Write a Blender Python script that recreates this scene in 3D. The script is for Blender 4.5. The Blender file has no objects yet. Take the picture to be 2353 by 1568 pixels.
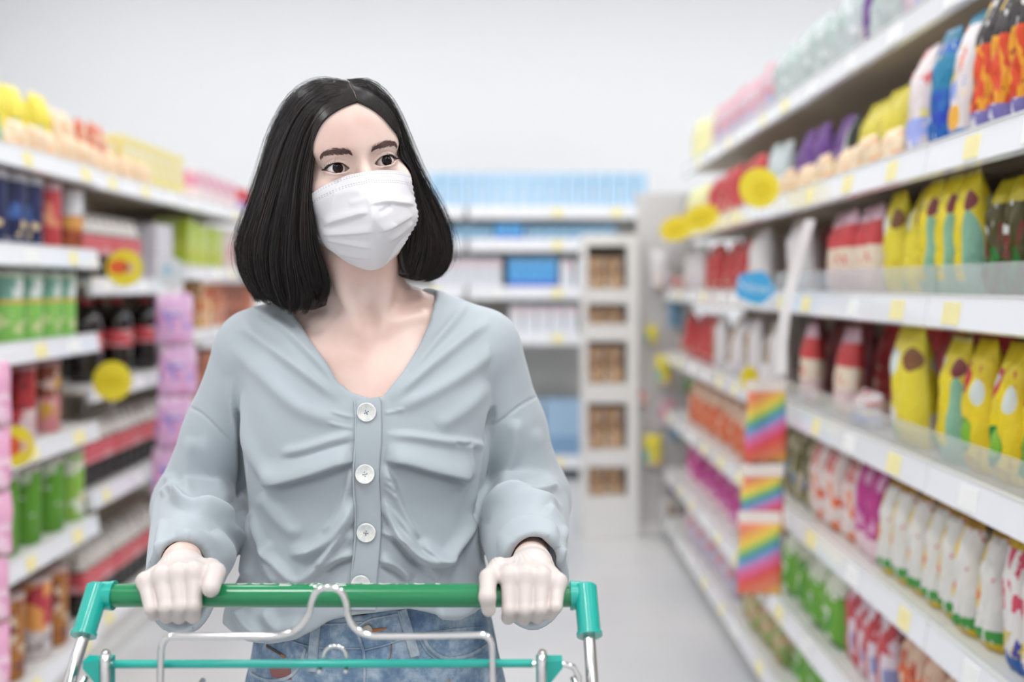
import bpy, bmesh, math, random
import numpy as np
from mathutils import Vector, Matrix

SC = bpy.context.scene
COL = SC.collection
PI = math.pi
random.seed(7)

# ------------------------------------------------------------------ camera
FPX = 2287.6                       # 35 mm lens on a 36 mm wide sensor, 2353 px frame
cam_d = bpy.data.cameras.new('camera')
cam_d.lens = 35.0
cam_d.sensor_width = 36.0
cam_d.shift_y = -129.0 / 2353.0
cam_d.clip_start = 0.05
cam_d.dof.use_dof = True
cam_d.dof.focus_distance = 1.17
cam_d.dof.aperture_fstop = 1.9
cam = bpy.data.objects.new('camera', cam_d)
COL.objects.link(cam)
cam.location = (0, 0, 1.35)
cam.rotation_euler = (PI / 2, 0, 0)
SC.camera = cam

# ------------------------------------------------------------------ world, exposure
w = bpy.data.worlds.new('store_world')
SC.world = w
w.use_nodes = True
w.node_tree.nodes['Background'].inputs[0].default_value = (0.9, 0.95, 1.0, 1)
w.node_tree.nodes['Background'].inputs[1].default_value = 0.4
SC.view_settings.view_transform = 'Standard'
SC.view_settings.look = 'None'
SC.view_settings.gamma = 1.0
SC.view_settings.exposure = 0.1
SC.view_settings.use_curve_mapping = False
cy = SC.cycles
cy.max_bounces = 4; cy.diffuse_bounces = 3; cy.glossy_bounces = 3; cy.transmission_bounces = 4; cy.transparent_max_bounces = 8
cy.caustics_reflective = False; cy.caustics_refractive = False
cy.use_light_tree = False; cy.adaptive_threshold = 0.12
LAMP = 34.0                         # watts of each ceiling light panel

# ------------------------------------------------------------------ small helpers
def lin(c):
    if isinstance(c, str):
        c = c.lstrip('#')
        c = tuple(int(c[i:i + 2], 16) / 255 for i in (0, 2, 4))
    return tuple(x / 12.92 if x <= 0.04045 else ((x + 0.055) / 1.055) ** 2.4 for x in c[:3]) + (1.0,)

def setin(b, name, v):
    if name in b.inputs:
        b.inputs[name].default_value = v

MATS = {}
def M(name, col, rough=0.5, metal=0.0, coat=0.0, trans=0.0, alpha=1.0, emis=None, es=0.0, sheen=0.0, bump=None, sss=0.0, spec=0.5):
    if name in MATS:
        return MATS[name]
    m = bpy.data.materials.new(name)
    m.use_nodes = True
    b = m.node_tree.nodes['Principled BSDF']
    b.inputs['Base Color'].default_value = lin(col)
    b.inputs['Roughness'].default_value = rough
    b.inputs['Metallic'].default_value = metal
    setin(b, 'Coat Weight', coat)
    setin(b, 'Transmission Weight', trans)
    setin(b, 'Alpha', alpha)
    setin(b, 'Sheen Weight', sheen)
    setin(b, 'Specular IOR Level', spec)
    if sss:
        setin(b, 'Subsurface Weight', sss)
        b.inputs['Subsurface Radius'].default_value = (0.012, 0.005, 0.003)
        setin(b, 'Subsurface Scale', 0.6)
    if emis:
        b.inputs['Emission Color'].default_value = lin(emis)
        b.inputs['Emission Strength'].default_value = es
    if bump:
        nt = m.node_tree
        tc = nt.nodes.new('ShaderNodeTexCoord')
        n = nt.nodes.new('ShaderNodeTexNoise')
        n.inputs['Scale'].default_value = bump[0]
        n.inputs['Detail'].default_value = 6
        nt.links.new(tc.outputs['Object'], n.inputs['Vector'])
        bp = nt.nodes.new('ShaderNodeBump')
        bp.inputs['Strength'].default_value = bump[1]
        bp.inputs['Distance'].default_value = bump[2]
        nt.links.new(n.outputs['Fac'], bp.inputs['Height'])
        nt.links.new(bp.outputs['Normal'], b.inputs['Normal'])
    MATS[name] = m
    return m

def printmat(name, base, bands=(), spots=(), noise=(), rough=0.35, coat=0.0, crinkle=0.0):
    """a printed pack: base colour, horizontal bands (v0,v1,col), elliptical spots (u,v,ru,rv,col), noisy print patches (v0,v1,scale,threshold,col)"""
    if name in MATS:
        return MATS[name]
    m = bpy.data.materials.new(name)
    m.use_nodes = True
    nt = m.node_tree
    b = nt.nodes['Principled BSDF']
    b.inputs['Roughness'].default_value = rough
    setin(b, 'Coat Weight', coat)
    uv = nt.nodes.new('ShaderNodeUVMap'); uv.uv_map = 'UVMap'
    sep = nt.nodes.new('ShaderNodeSeparateXYZ')
    nt.links.new(uv.outputs[0], sep.inputs[0])
    U, V = sep.outputs[0], sep.outputs[1]
    def math_(op, a, b_=None, c=None):
        n = nt.nodes.new('ShaderNodeMath'); n.operation = op
        for i, v in enumerate((a, b_, c)):
            if v is None: continue
            if isinstance(v, (int, float)): n.inputs[i].default_value = v
            else: nt.links.new(v, n.inputs[i])
        return n.outputs[0]
    cur = [None]
    def mix(fac, col):
        n = nt.nodes.new('ShaderNodeMix'); n.data_type = 'RGBA'
        nt.links.new(fac, n.inputs[0])
        if cur[0] is None: n.inputs[6].default_value = lin(base)
        else: nt.links.new(cur[0], n.inputs[6])
        n.inputs[7].default_value = lin(col)
        cur[0] = n.outputs[2]
    for (v0, v1, col) in bands:
        f = math_('MULTIPLY', math_('GREATER_THAN', V, v0), math_('LESS_THAN', V, v1))
        mix(f, col)
    for i, (v0, v1, sc_, th, col) in enumerate(noise):
        n = nt.nodes.new('ShaderNodeTexNoise')
        n.inputs['Scale'].default_value = sc_; n.inputs['Detail'].default_value = 2.5
        mp = nt.nodes.new('ShaderNodeMapping')
        mp.inputs['Location'].default_value = (i * 3.7 + len(name), i * 1.9, 0.3 * i)
        nt.links.new(uv.outputs[0], mp.inputs[0]); nt.links.new(mp.outputs[0], n.inputs['Vector'])
        f = math_('GREATER_THAN', n.outputs['Fac'], th)
        f = math_('MULTIPLY', f, math_('MULTIPLY', math_('GREATER_THAN', V, v0), math_('LESS_THAN', V, v1)))
        mix(f, col)
    for (cu, cv, ru, rv, col) in spots:
        a = math_('DIVIDE', math_('SUBTRACT', U, cu), ru)
        c = math_('DIVIDE', math_('SUBTRACT', V, cv), rv)
        d = math_('ADD', math_('MULTIPLY', a, a), math_('MULTIPLY', c, c))
        mix(math_('LESS_THAN', d, 1.0), col)
    if cur[0] is None: b.inputs['Base Color'].default_value = lin(base)
    else: nt.links.new(cur[0], b.inputs['Base Color'])
    if crinkle:
        n = nt.nodes.new('ShaderNodeTexNoise'); n.inputs['Scale'].default_value = 7; n.inputs['Detail'].default_value = 4
        nt.links.new(uv.outputs[0], n.inputs['Vector'])
        bp = nt.nodes.new('ShaderNodeBump'); bp.inputs['Strength'].default_value = crinkle; bp.inputs['Distance'].default_value = 0.02
        nt.links.new(n.outputs['Fac'], bp.inputs['Height']); nt.links.new(bp.outputs[0], b.inputs['Normal'])
    MATS[name] = m
    return m

def link(o, parent=None):
    COL.objects.link(o)
    if parent is not None:
        o.parent = parent
    return o

def mesh_data(name, V, F, uvs=None, smooth=False):
    me = bpy.data.meshes.new(name)
    me.from_pydata([tuple(v) for v in V], [], [tuple(f) for f in F])
    if uvs is not None:
        ul = me.uv_layers.new(name='UVMap')
        idx = np.empty(len(me.loops), dtype=np.int32)
        me.loops.foreach_get('vertex_index', idx)
        ul.data.foreach_set('uv', np.asarray(uvs, dtype=np.float32)[idx].ravel())
    if smooth:
        me.polygons.foreach_set('use_smooth', [True] * len(me.polygons))
    me.update()
    return me

def obj(name, me, mat=None, parent=None, loc=(0, 0, 0), rot=(0, 0, 0)):
    o = bpy.data.objects.new(name, me)
    if mat is not None and not me.materials:
        me.materials.append(mat)
    o.location = loc
    o.rotation_euler = rot
    return link(o, parent)

def empty(name, loc=(0, 0, 0), rot=(0, 0, 0)):
    o = bpy.data.objects.new(name, None)
    o.empty_display_size = 0.05
    o.location = loc
    o.rotation_euler = rot
    return link(o)

def tag(o, label=None, cat=None, group=None, kind=None):
    if label: o['label'] = label
    if cat: o['category'] = cat
    if group: o['group'] = group
    if kind: o['kind'] = kind
    return o

class MB:
    """mesh builder: boxes, tubes, lathes, prisms collected into one mesh"""
    def __init__(s): s.V = []; s.F = []; s.S = []
    def add(s, V, F, smooth=False):
        n = len(s.V); s.V += [tuple(v) for v in V]
        s.F += [tuple(i + n for i in f) for f in F]; s.S += [smooth] * len(F)
        return s
    def box(s, x0, x1, y0, y1, z0, z1, bev=0.0):
        if x1 < x0: x0, x1 = x1, x0
        if y1 < y0: y0, y1 = y1, y0
        if z1 < z0: z0, z1 = z1, z0
        if not bev:
            V = [(x, y, z) for x in (x0, x1) for y in (y0, y1) for z in (z0, z1)]
            F = [(0, 1, 3, 2), (4, 6, 7, 5), (0, 4, 5, 1), (2, 3, 7, 6), (0, 2, 6, 4), (1, 5, 7, 3)]
            return s.add(V, F)
        bm = bmesh.new()
        bmesh.ops.create_cube(bm, size=1)
        for v in bm.verts:
            v.co = ((x0 + x1) / 2 + v.co.x * (x1 - x0), (y0 + y1) / 2 + v.co.y * (y1 - y0), (z0 + z1) / 2 + v.co.z * (z1 - z0))
        bmesh.ops.bevel(bm, geom=bm.edges[:], offset=bev, segments=2, affect='EDGES', profile=0.5)
        bm.verts.index_update()
        s.add([tuple(v.co) for v in bm.verts], [tuple(v.index for v in f.verts) for f in bm.faces])
        bm.free()
        return s
    def tube(s, pts, r, n=12, cap=True, closed=False):
        P = [Vector(p) for p in pts]
        R = r if hasattr(r, '__len__') else [r] * len(P)
        V = []; F = []
        up = None
        m = len(P)
        for i in range(m):
            if closed: t = (P[(i + 1) % m] - P[i - 1]).normalized()
            else: t = (P[min(i + 1, m - 1)] - P[max(i - 1, 0)]).normalized()
            if up is None:
                up = t.orthogonal().normalized()
            up = (up - t * up.dot(t))
            if up.length < 1e-6: up = t.orthogonal()
            up.normalize()
            sd = t.cross(up)
            for k in range(n):
                a = 2 * PI * k / n
                V.append(tuple(P[i] + (up * math.cos(a) + sd * math.sin(a)) * R[i]))
        for i in range(m if closed else m - 1):
            for k in range(n):
                a = i * n + k; b_ = i * n + (k + 1) % n
                c = ((i + 1) % m) * n + (k + 1) % n; d = ((i + 1) % m) * n + k
                F.append((a, b_, c, d))
        if cap and not closed:
            F.append(tuple(range(n - 1, -1, -1))); F.append(tuple((m - 1) * n + k for k in range(n)))
        return s.add(V, F, True)
    def lathe(s, prof, n=20, c=(0, 0, 0), axis='z'):
        V = []; F = []
        for (r, h) in prof:
            for k in range(n):
                a = 2 * PI * k / n
                x, y = r * math.cos(a), r * math.sin(a)
                p = {'z': (x, y, h), 'x': (h, x, y), 'y': (y, h, x)}[axis]
                V.append((c[0] + p[0], c[1] + p[1], c[2] + p[2]))
        for i in range(len(prof) - 1):
            for k in range(n):
                F.append((i * n + k, i * n + (k + 1) % n, (i + 1) * n + (k + 1) % n, (i + 1) * n + k))
        if prof[0][0] > 1e-6: F.append(tuple(range(n - 1, -1, -1)))
        if prof[-1][0] > 1e-6: F.append(tuple((len(prof) - 1) * n + k for k in range(n)))
        return s.add(V, F, True)
    def prism(s, poly, d0, d1, axis='y'):
        """extrude a 2-D polygon (a,b) between d0 and d1 along an axis"""
        n = len(poly); V = []
        for d in (d0, d1):
            for (a, b_) in poly:
                V.append({'y': (a, d, b_), 'x': (d, a, b_), 'z': (a, b_, d)}[axis])
        F = [tuple(range(n)), tuple(range(2 * n - 1, n - 1, -1))]
        for i in range(n):
            j = (i + 1) % n
            F.append((i, i + n, j + n, j))
        return s.add(V, F)
    def data(s, name):
        me = bpy.data.meshes.new(name)
        me.from_pydata(s.V, [], s.F)
        me.polygons.foreach_set('use_smooth', s.S)
        bm = bmesh.new(); bm.from_mesh(me)
        bmesh.ops.recalc_face_normals(bm, faces=bm.faces[:])
        for e in bm.edges:
            if len(e.link_faces) == 2 and e.calc_face_angle(0) > 0.7: e.smooth = False
        bm.to_mesh(me); bm.free()
        me.update()
        return me
    def build(s, name, mat, parent=None, loc=(0, 0, 0), rot=(0, 0, 0)):
        return obj(name, s.data(name), mat, parent, loc, rot)

ORD = ['first', 'second', 'third', 'fourth', 'fifth', 'sixth', 'seventh', 'eighth', 'ninth', 'tenth', 'eleventh', 'twelfth',
       'thirteenth', 'fourteenth', 'fifteenth', 'sixteenth', 'seventeenth', 'eighteenth', 'nineteenth', 'twentieth']
def ordn(i):
    return ORD[i] if i < len(ORD) else 'number %d' % (i + 1)

def copy_tree(o, parent=None):
    c = o.copy(); COL.objects.link(c); c.parent = parent
    for ch in list(o.children):
        copy_tree(ch, c)
    return c

# ================================================================== THE ROOM
def structure(name, mb, mat):
    o = mb.build(name, mat)
    o['kind'] = 'structure'
    return o

XL, XR, YB, YF, ZC = -4.6, 4.2, -3.2, 8.2, 4.5
white_wall = M('wall_paint', '#f4f5f6', 0.85)
def floor_mat():
    m = M('floor_vinyl', '#cfd0d2', 0.28)
    nt = m.node_tree; b = nt.nodes['Principled BSDF']
    tc = nt.nodes.new('ShaderNodeTexCoord'); n = nt.nodes.new('ShaderNodeTexNoise')
    n.inputs['Scale'].default_value = 1.1; n.inputs['Detail'].default_value = 3
    nt.links.new(tc.outputs['Object'], n.inputs['Vector'])
    r = nt.nodes.new('ShaderNodeValToRGB')
    r.color_ramp.elements[0].position = 0.35; r.color_ramp.elements[0].color = lin('#c4c5c9')
    r.color_ramp.elements[1].position = 0.65; r.color_ramp.elements[1].color = lin('#d3d2d1')
    nt.links.new(n.outputs['Fac'], r.inputs[0]); nt.links.new(r.outputs[0], b.inputs['Base Color'])
    return m
structure('floor', MB().box(XL, XR, YB, YF, -0.1, 0), floor_mat())
structure('ceiling', MB().box(XL, XR, YB, YF, ZC, ZC + 0.1), white_wall)
structure('wall_back', MB().box(XL, XR, YF, YF + 0.1, 0, ZC), white_wall)
structure('wall_front', MB().box(XL, XR, YB - 0.1, YB, 0, ZC), white_wall)
structure('wall_left', MB().box(XL - 0.1, XL, YB, YF, 0, ZC), white_wall)
structure('wall_right', MB().box(XR, XR + 0.1, YB, YF, 0, ZC), white_wall)

# ceiling light panels: frame, glowing diffuser and the panel's own area lamp
lamp_m = M('light_diffuser', '#ffffff', 0.5, emis='#fbfcff', es=3.0)
lamp_m.cycles.emission_sampling = 'NONE'
frame_m = M('light_frame', '#f4f4f4', 0.4)
fr = MB(); hw, hl = 0.30, 0.62
fr.box(-hw, hw, -hl, -hl + 0.03, -0.06, 0); fr.box(-hw, hw, hl - 0.03, hl, -0.06, 0)
fr.box(-hw, -hw + 0.03, -hl + 0.03, hl - 0.03, -0.06, 0); fr.box(hw - 0.03, hw, -hl + 0.03, hl - 0.03, -0.06, 0)
frd = fr.data('frame'); frd.materials.append(frame_m)
dfd = MB().box(-hw + 0.03, hw - 0.03, -hl + 0.03, hl - 0.03, -0.05, -0.035).data('diffuser'); dfd.materials.append(lamp_m)
LFAC = (1.0, 0.60)
LROWS = ((0.3, 3.6, 5.9), (-0.7, 3.4, 5.6), (-1.8, 0.2, 3.4, 5.6), (0.7, 3.6, 5.9))
for ix, x in enumerate((-3.1, -1.1, 0.75, 2.8)):
    for iy, y in enumerate(LROWS[ix]):
        e = empty('ceiling_light', (x, y, ZC))
        tag(e, 'ceiling light panel, %s row from the left wall, %s along the aisle' % (ordn(ix), ordn(iy)), 'ceiling light', 'ceiling light panels')
        obj('frame', frd, None, e); obj('diffuser', dfd, None, e)
        ld = bpy.data.lights.new('panel_lamp', 'AREA'); ld.shape = 'RECTANGLE'; ld.size = 0.52; ld.size_y = 1.16
        ld.energy = LAMP * LFAC[0 if y < 1.5 else 1]; ld.color = (0.985, 0.99, 1.0)
        lo_ = bpy.data.objects.new('panel_lamp', ld); lo_.location = (0, 0, -0.07); link(lo_, e)

# ================================================================== SHELVING
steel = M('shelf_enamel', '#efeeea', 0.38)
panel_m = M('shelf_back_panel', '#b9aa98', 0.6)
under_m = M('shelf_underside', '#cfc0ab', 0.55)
rail_m = M('price_rail_plastic', '#f1f2f6', 0.16, coat=0.4)
tag_y = M('price_tag_yellow', '#f7ecae', 0.6)
tag_w = M('price_tag_white', '#f6f6f4', 0.6)
clear_m = M('clear_plastic', '#eef2f2', 0.08, alpha=0.28)

def gondola(name, label, side, xf, y0, y1, shelves, depth=0.46, back_z=1.95, base=True, tags=0.27, lip=(), upright=True, setback=None):
    """shelving bay facing the aisle; side=+1 means it stands on the right (front looks to -x). shelves = list of top heights"""
    e = empty(name, (xf, (y0 + y1) / 2, 0)); tag(e, label, 'shelving')
    L = (y1 - y0) / 2
    s = side
    MB().box(s * depth, s * (depth + 0.03), -L, L, 0.0, back_z).build('back_panel', panel_m, e)
    if upright:
        MB().box(s * (depth - 0.05), s * depth, L - 0.03, L, 0.0, back_z).build('upright', steel, e)
    if base:
        MB().box(s * 0.03, s * 0.06, -L, L, 0.0, shelves[-1] - 0.06).build('kick_plate', steel, e)
    rnd = random.Random(int(y0 * 100) + int(xf * 10))
    for i, z in enumerate(shelves):
        q = (setback or {}).get(i, 0.0)
        sh = MB().box(s * (q + 0.012), s * (depth - 0.001), -L + 0.002, L - 0.002, z - 0.022, z).build('shelf', steel, e)
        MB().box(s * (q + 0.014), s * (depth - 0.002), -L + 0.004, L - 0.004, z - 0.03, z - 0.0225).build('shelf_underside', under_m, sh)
        # price rail: slightly tilted strip with a lip above and below
        poly = [(s * (q + 0.012), z + 0.004), (s * (q - 0.004), z + 0.004), (s * (q - 0.014), z - 0.054), (s * q, z - 0.060), (s * (q + 0.012), z - 0.050)]
        rl = MB().prism(poly, -L + 0.002, L - 0.002, 'y').build('price_rail', rail_m, sh)
        MB().box(s * (q - 0.006), s * (q - 0.001), -L + 0.002, L - 0.002, z + 0.0045, z + 0.0085).build('rail_edge', steel, sh)
        if tags:
            n = int((y1 - y0) / tags)
            for k in range(n):
                yy = -L + (k + 0.5) * (2 * L) / n + rnd.uniform(-0.05, 0.05)
                tw = rnd.choice((0.028, 0.035, 0.04))
                tp = [(s * (q - 0.0055), z - 0.006), (s * (q - 0.0075), z - 0.006), (s * (q - 0.0145), z - 0.047), (s * (q - 0.0125), z - 0.047)]
                MB().prism(tp, yy - tw, yy + tw, 'y').build('price_tag', tag_y if rnd.random() < 0.6 else tag_w, sh)
        if i in lip:
            MB().box(s * 0.013, s * 0.016, -L + 0.004, L - 0.004, z + 0.001, z + 0.065).build('front_lip', clear_m, sh)
    return e

RX = 0.82
RZ = [1.975, 1.62, 1.324, 0.997, 0.686, 0.38, 0.12]
gondola('shelving_unit', 'white supermarket shelving bay on the right, nearest the camera', 1, RX, 0.75, 1.95, RZ, back_z=2.05, setback={0: 0.10}, lip=(2, 3))
gondola('shelving_unit', 'white supermarket shelving bay on the right, second from the camera', 1, RX, 1.95, 3.15, RZ, back_z=2.05, setback={0: 0.10}, lip=(2, 3))
gondola('shelving_unit', 'white supermarket shelving bay on the right, third from the camera', 1, RX, 3.15, 4.35, RZ, back_z=2.05, setback={0: 0.10})
gondola('shelving_unit', 'white supermarket shelving bay on the right at the far end', 1, RX, 4.35, 5.30, RZ, back_z=2.05, setback={0: 0.10})

LX = -1.42
LZ = [1.743, 1.462, 1.18, 0.88, 0.56, 0.185]
gondola('shelving_unit', 'white shelving bay on the left holding canned crisps, nearest the camera', -1, LX, 1.9, 3.40, LZ, back_z=1.80)
CZ = [1.743, 1.37, 1.0, 0.63, 0.185]
gondola('shelving_unit', 'white shelving bay on the left stocked with cola bottles', -1, LX - 0.03, 3.42, 4.36, CZ, back_z=1.80)
DZ = [1.743, 1.43, 1.14, 0.8, 0.46, 0.185]
gondola('shelving_unit', 'white shelving bay at the far left behind the shopper', -1, LX - 0.03, 4.37, 5.95, DZ, back_z=1.80)

# rear shelving across the end of the aisle (front looks to -y)
def gondola_back(label, x0, x1, yf, shelves, depth=0.45, back_z=1.95, base_col=None):
    e = empty('rear_shelving', ((x0 + x1) / 2, yf, 0)); tag(e, label, 'shelving')
    L = (x1 - x0) / 2
    MB().box(-L, L, depth, depth + 0.03, 0, back_z).build('back_panel', M('rear_panel', '#c9c7c2', 0.6), e)
    for sx in (-1, 1):
        MB().box(sx * L - 0.015, sx * L + 0.015, depth - 0.05, depth, 0, back_z).build('upright', steel, e)
    for z in shelves:
        sh = MB().box(-L, L, 0.012, depth - 0.001, z - 0.03, z).build('shelf', steel, e)
        MB().box(-L, L, -0.008, 0.0118, z - 0.085, z + 0.005).build('price_rail', rail_m, sh)
        n = int((x1 - x0) / 0.34)
        for k in range(n):
            xx = -L + (k + 0.5) * 2 * L / n
            MB().box(xx - 0.04, xx + 0.04, -0.0105, -0.0085, z - 0.07, z - 0.01).build('price_tag', tag_y if (k * 7) % 3 else tag_w, sh)
    MB().box(-L, L, 0.03, 0.06, 0, 0.14).build('kick_plate', M('dark_plinth', '#3a4650', 0.5), e)
    return e
BZ = [1.893, 1.667, 1.335, 1.02, 0.16]
BY = 6.9
gondola_back('white rear shelving with blue packs across the aisle end, right bay', -0.30, 0.93, BY, BZ)
gondola_back('white rear shelving across the aisle end behind the shopper, left bay', -1.55, -0.33, BY, BZ)
# ================================================================== PRODUCTS
def bag_data(name, w_, h_, t_, seed=0, gusset=True, nu=12, nv=16):
    """pillow bag standing on its bottom, front looks to -y; crimped seal at the top"""
    rnd = np.random.RandomState(seed)
    ph = rnd.uniform(0, 6.28, 8)
    V = []; UV = []; F = []
    for sgn in (-1, 1):
        for j in range(nv + 1):
            v = j / nv
            for i in range(nu + 1):
                u = i / nu
                a = 2 * u - 1
                top = min(1, (1 - v) / 0.42); bot = min(1, v / (0.10 if gusset else 0.35))
                prof = (math.sin(top * PI / 2) ** 0.9) * (math.sin(bot * PI / 2) ** 0.8)
                if gusset: prof = max(prof, 0.5 * (1 - v / 0.1)) if v < 0.1 else prof
                th = t_ / 2 * prof * max(0, 1 - abs(a) ** 2.6) ** 0.55
                pin = 1 - 0.05 * prof - 0.03 * math.sin(v * 9 + ph[0]) - 0.14 * max(0, (v - 0.6) / 0.4) ** 1.5
                x = a * w_ / 2 * pin
                wr = 0.05 * t_ * prof * (math.sin(7 * a + 11 * v + ph[1]) + math.sin(-9 * a + 17 * v + ph[2])) * (1 - abs(a))
                y = sgn * (th + 0.0008) + sgn * wr
                lean = 0.012 * math.sin(ph[3]) * v
                if v > 0.93: y += 0.002 * math.sin(i * 2.6)
                V.append((x, y + lean, v * h_)); UV.append((u if sgn < 0 else 1 - u, v))
    n1 = (nu + 1) * (nv + 1)
    for s in range(2):
        for j in range(nv):
            for i in range(nu):
                a = s * n1 + j * (nu + 1) + i; q = (a, a + 1, a + nu + 2, a + nu + 1)
                F.append(q if s == 0 else q[::-1])
    for j in range(nv):
        a = j * (nu + 1); F.append((a, a + nu + 1, n1 + a + nu + 1, n1 + a)); a += nu; F.append((a, n1 + a, n1 + a + nu + 1, a + nu + 1))
    for i in range(nu):
        F.append((i, n1 + i, n1 + i + 1, i + 1)); a = nv * (nu + 1) + i; F.append((a, a + 1, n1 + a + 1, n1 + a))
    return mesh_data(name, V, F, UV, True)

def can_data(name, r, h_, n=20):
    prof = [(r * 0.9, 0.0), (r, 0.006), (r, h_ * 0.5), (r, h_ - 0.012)]
    V = []; UV = []; F = []
    for (rr, z) in prof:
        for k in range(n + 1):
            a = 2 * PI * k / n
            V.append((rr * math.sin(a), -rr * math.cos(a), z)); UV.append((k / n, z / h_))
    for i in range(len(prof) - 1):
        for k in range(n):
            a = i * (n + 1) + k
            F.append((a, a + 1, a + n + 2, a + n + 1))
    F.append(tuple(range(n - 1, -1, -1)))
    return mesh_data(name, V, F, UV, True)

def box_data(name, w_, d_, h_, bev=0.003):
    me = MB().box(-w_ / 2, w_ / 2, -d_ / 2, d_ / 2, 0, h_, bev).data(name)
    ul = me.uv_layers.new(name='UVMap')
    for p in me.polygons:
        for li in p.loop_indices:
            c = me.vertices[me.loops[li].vertex_index].co
            nx = abs(p.normal.x) > 0.7
            ul.data[li].uv = ((c.y / d_ + 0.5) if nx else (c.x / w_ + 0.5), c.z / h_)
    return me

# ---- printed materials
PM = {}
def P(key, *a, **k):
    PM[key] = printmat('print_' + key, *a, **k)
P('yellow_green', '#f3dc2a', bands=[(0.0, 0.13, '#8cc7a5'), (0.95, 1.0, '#f7ea8c')], noise=[(0.12, 0.3, 5, 0.58, '#4fa06a')], spots=[(0.2, 0.72, 0.16, 0.11, '#e4efe9'), (0.86, 0.35, 0.15, 0.33, '#8fc2a6'), (0.85, 0.75, 0.12, 0.08, '#8a3a3a')], crinkle=0.4)
P('yellow_corn', '#f4d923', noise=[(0.02, 0.2, 6, 0.55, '#d9b411'), (0.62, 0.8, 7, 0.57, '#c9302c')], spots=[(0.3, 0.7, 0.3, 0.12, '#c8393a'), (0.3, 0.72, 0.18, 0.05, '#f2e6e6'), (0.42, 0.25, 0.27, 0.15, '#1f8a3a'), (0.5, 0.28, 0.15, 0.1, '#8cc63f'), (0.8, 0.6, 0.12, 0.1, '#dfe8e2')], crinkle=0.4)
P('yellow_lean', '#f2df3c', spots=[(0.3, 0.68, 0.26, 0.12, '#e3ebe6'), (0.2, 0.22, 0.22, 0.1, '#efe6dc'), (0.25, 0.1, 0.25, 0.07, '#8fce4a'), (0.85, 0.72, 0.14, 0.1, '#8a5a33')], crinkle=0.4)
P('red_pack', '#d8474a', bands=[(0.0, 0.3, '#f0d3d3'), (0.3, 0.55, '#f6e6cf'), (0.82, 1.0, '#edc7d6')], noise=[(0.2, 0.5, 6, 0.6, '#e05a4a')], crinkle=0.3)
P('red_deep', '#c4383a', noise=[(0.05, 0.5, 4, 0.56, '#e9c3b3'), (0.5, 0.95, 5, 0.6, '#a02a30')], crinkle=0.3)
P('maroon', '#7d2d33', noise=[(0.0, 1.0, 4, 0.6, '#b0524e')], crinkle=0.3)
P('dark_green', '#4c4414', bands=[(0.75, 0.95, '#c9b824')], noise=[(0.0, 0.7, 4, 0.55, '#7d2b23'), (0.0, 0.4, 4, 0.55, '#1f7a2a'), (0.5, 0.8, 5, 0.6, '#e0e0da')], crinkle=0.4)
P('fire', '#e04a1f', bands=[(0.0, 0.17, '#7b74b5'), (0.62, 1.0, '#2c2626')], noise=[(0.17, 0.62, 4, 0.5, '#f2a51f'), (0.17, 0.62, 5, 0.6, '#7a1c14'), (0.0, 0.17, 9, 0.55, '#e8e6f0'), (0.62, 1.0, 4, 0.6, '#e6e2de')], spots=[(0.2, 0.86, 0.18, 0.07, '#f2c531')], crinkle=0.4)
P('blue', '#0e5fb0', bands=[(0.5, 0.78, '#1a7fa8'), (0.88, 1.0, '#0d6d8c')], noise=[(0.0, 0.45, 6, 0.55, '#123bb5'), (0.1, 0.9, 5, 0.63, '#cfe3ef'), (0.7, 0.9, 5, 0.6, '#efd45a')], crinkle=0.4)
P('white_blue', '#e6dfe0', bands=[(0.0, 0.12, '#5a8bc4'), (0.9, 1.0, '#2a7f9c')], noise=[(0.1, 0.5, 4, 0.58, '#8fa7ea'), (0.5, 0.9, 4, 0.58, '#e8746a'), (0.3, 0.8, 5, 0.6, '#f0d34a')], spots=[(0.6, 0.2, 0.2, 0.1, '#f0b440')], crinkle=0.4)
P('white_red', '#e9dcdc', noise=[(0.5, 1.0, 4, 0.55, '#e0696a'), (0.3, 0.7, 4, 0.6, '#efdf8e'), (0.0, 0.35, 4, 0.48, '#a9b6f2')], crinkle=0.4)
P('lemon', '#eede4c', bands=[(0.0, 0.16, '#e8d9b0')], noise=[(0.0, 0.3, 4, 0.58, '#f0b070')], spots=[(0.15, 0.3, 0.16, 0.25, '#86c0b0')], crinkle=0.3)
P('purple', '#6b3a8c', noise=[(0.0, 0.5, 4, 0.56, '#d9c7dc'), (0.5, 1.0, 4, 0.6, '#8f67ad')], spots=[(0.5, 0.25, 0.2, 0.12, '#efe3dc')], crinkle=0.3)
P('black_white', '#2b332e', spots=[(0.35, 0.6, 0.3, 0.3, '#dcdcd8')], crinkle=0.3)
P('green_white', '#cfd9d8', noise=[(0.0, 0.5, 4, 0.55, '#2f6b4f')], crinkle=0.3)
P('silver', '#c6d0ce', noise=[(0.0, 1.0, 4, 0.55, '#c3d6cf'), (0.0, 1.0, 6, 0.62, '#f3f3f5')], rough=0.2, crinkle=0.7)
P('pale_pink', '#dcc6cf', noise=[(0.3, 1.0, 3, 0.52, '#dd8c9a'), (0.0, 0.5, 4, 0.6, '#b9c2e0')], crinkle=0.4)
P('pale_yellow', '#f1ebb4', noise=[(0.0, 1.0, 4, 0.6, '#d9e8a0')], crinkle=0.4)
P('peach', '#efd9b8', noise=[(0.0, 1.0, 4, 0.57, '#f0b98c')], crinkle=0.2)
P('white_cone', '#e9e4e4', noise=[(0.0, 0.35, 4, 0.55, '#efc49a'), (0.0, 0.3, 4, 0.62, '#c9aedb')], crinkle=0.4)
P('brown_white', '#e7e2e2', spots=[(0.5, 0.55, 0.16, 0.36, '#a07a45')], noise=[(0.0, 0.3, 4, 0.6, '#dcd0d8')], crinkle=0.4)
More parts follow.
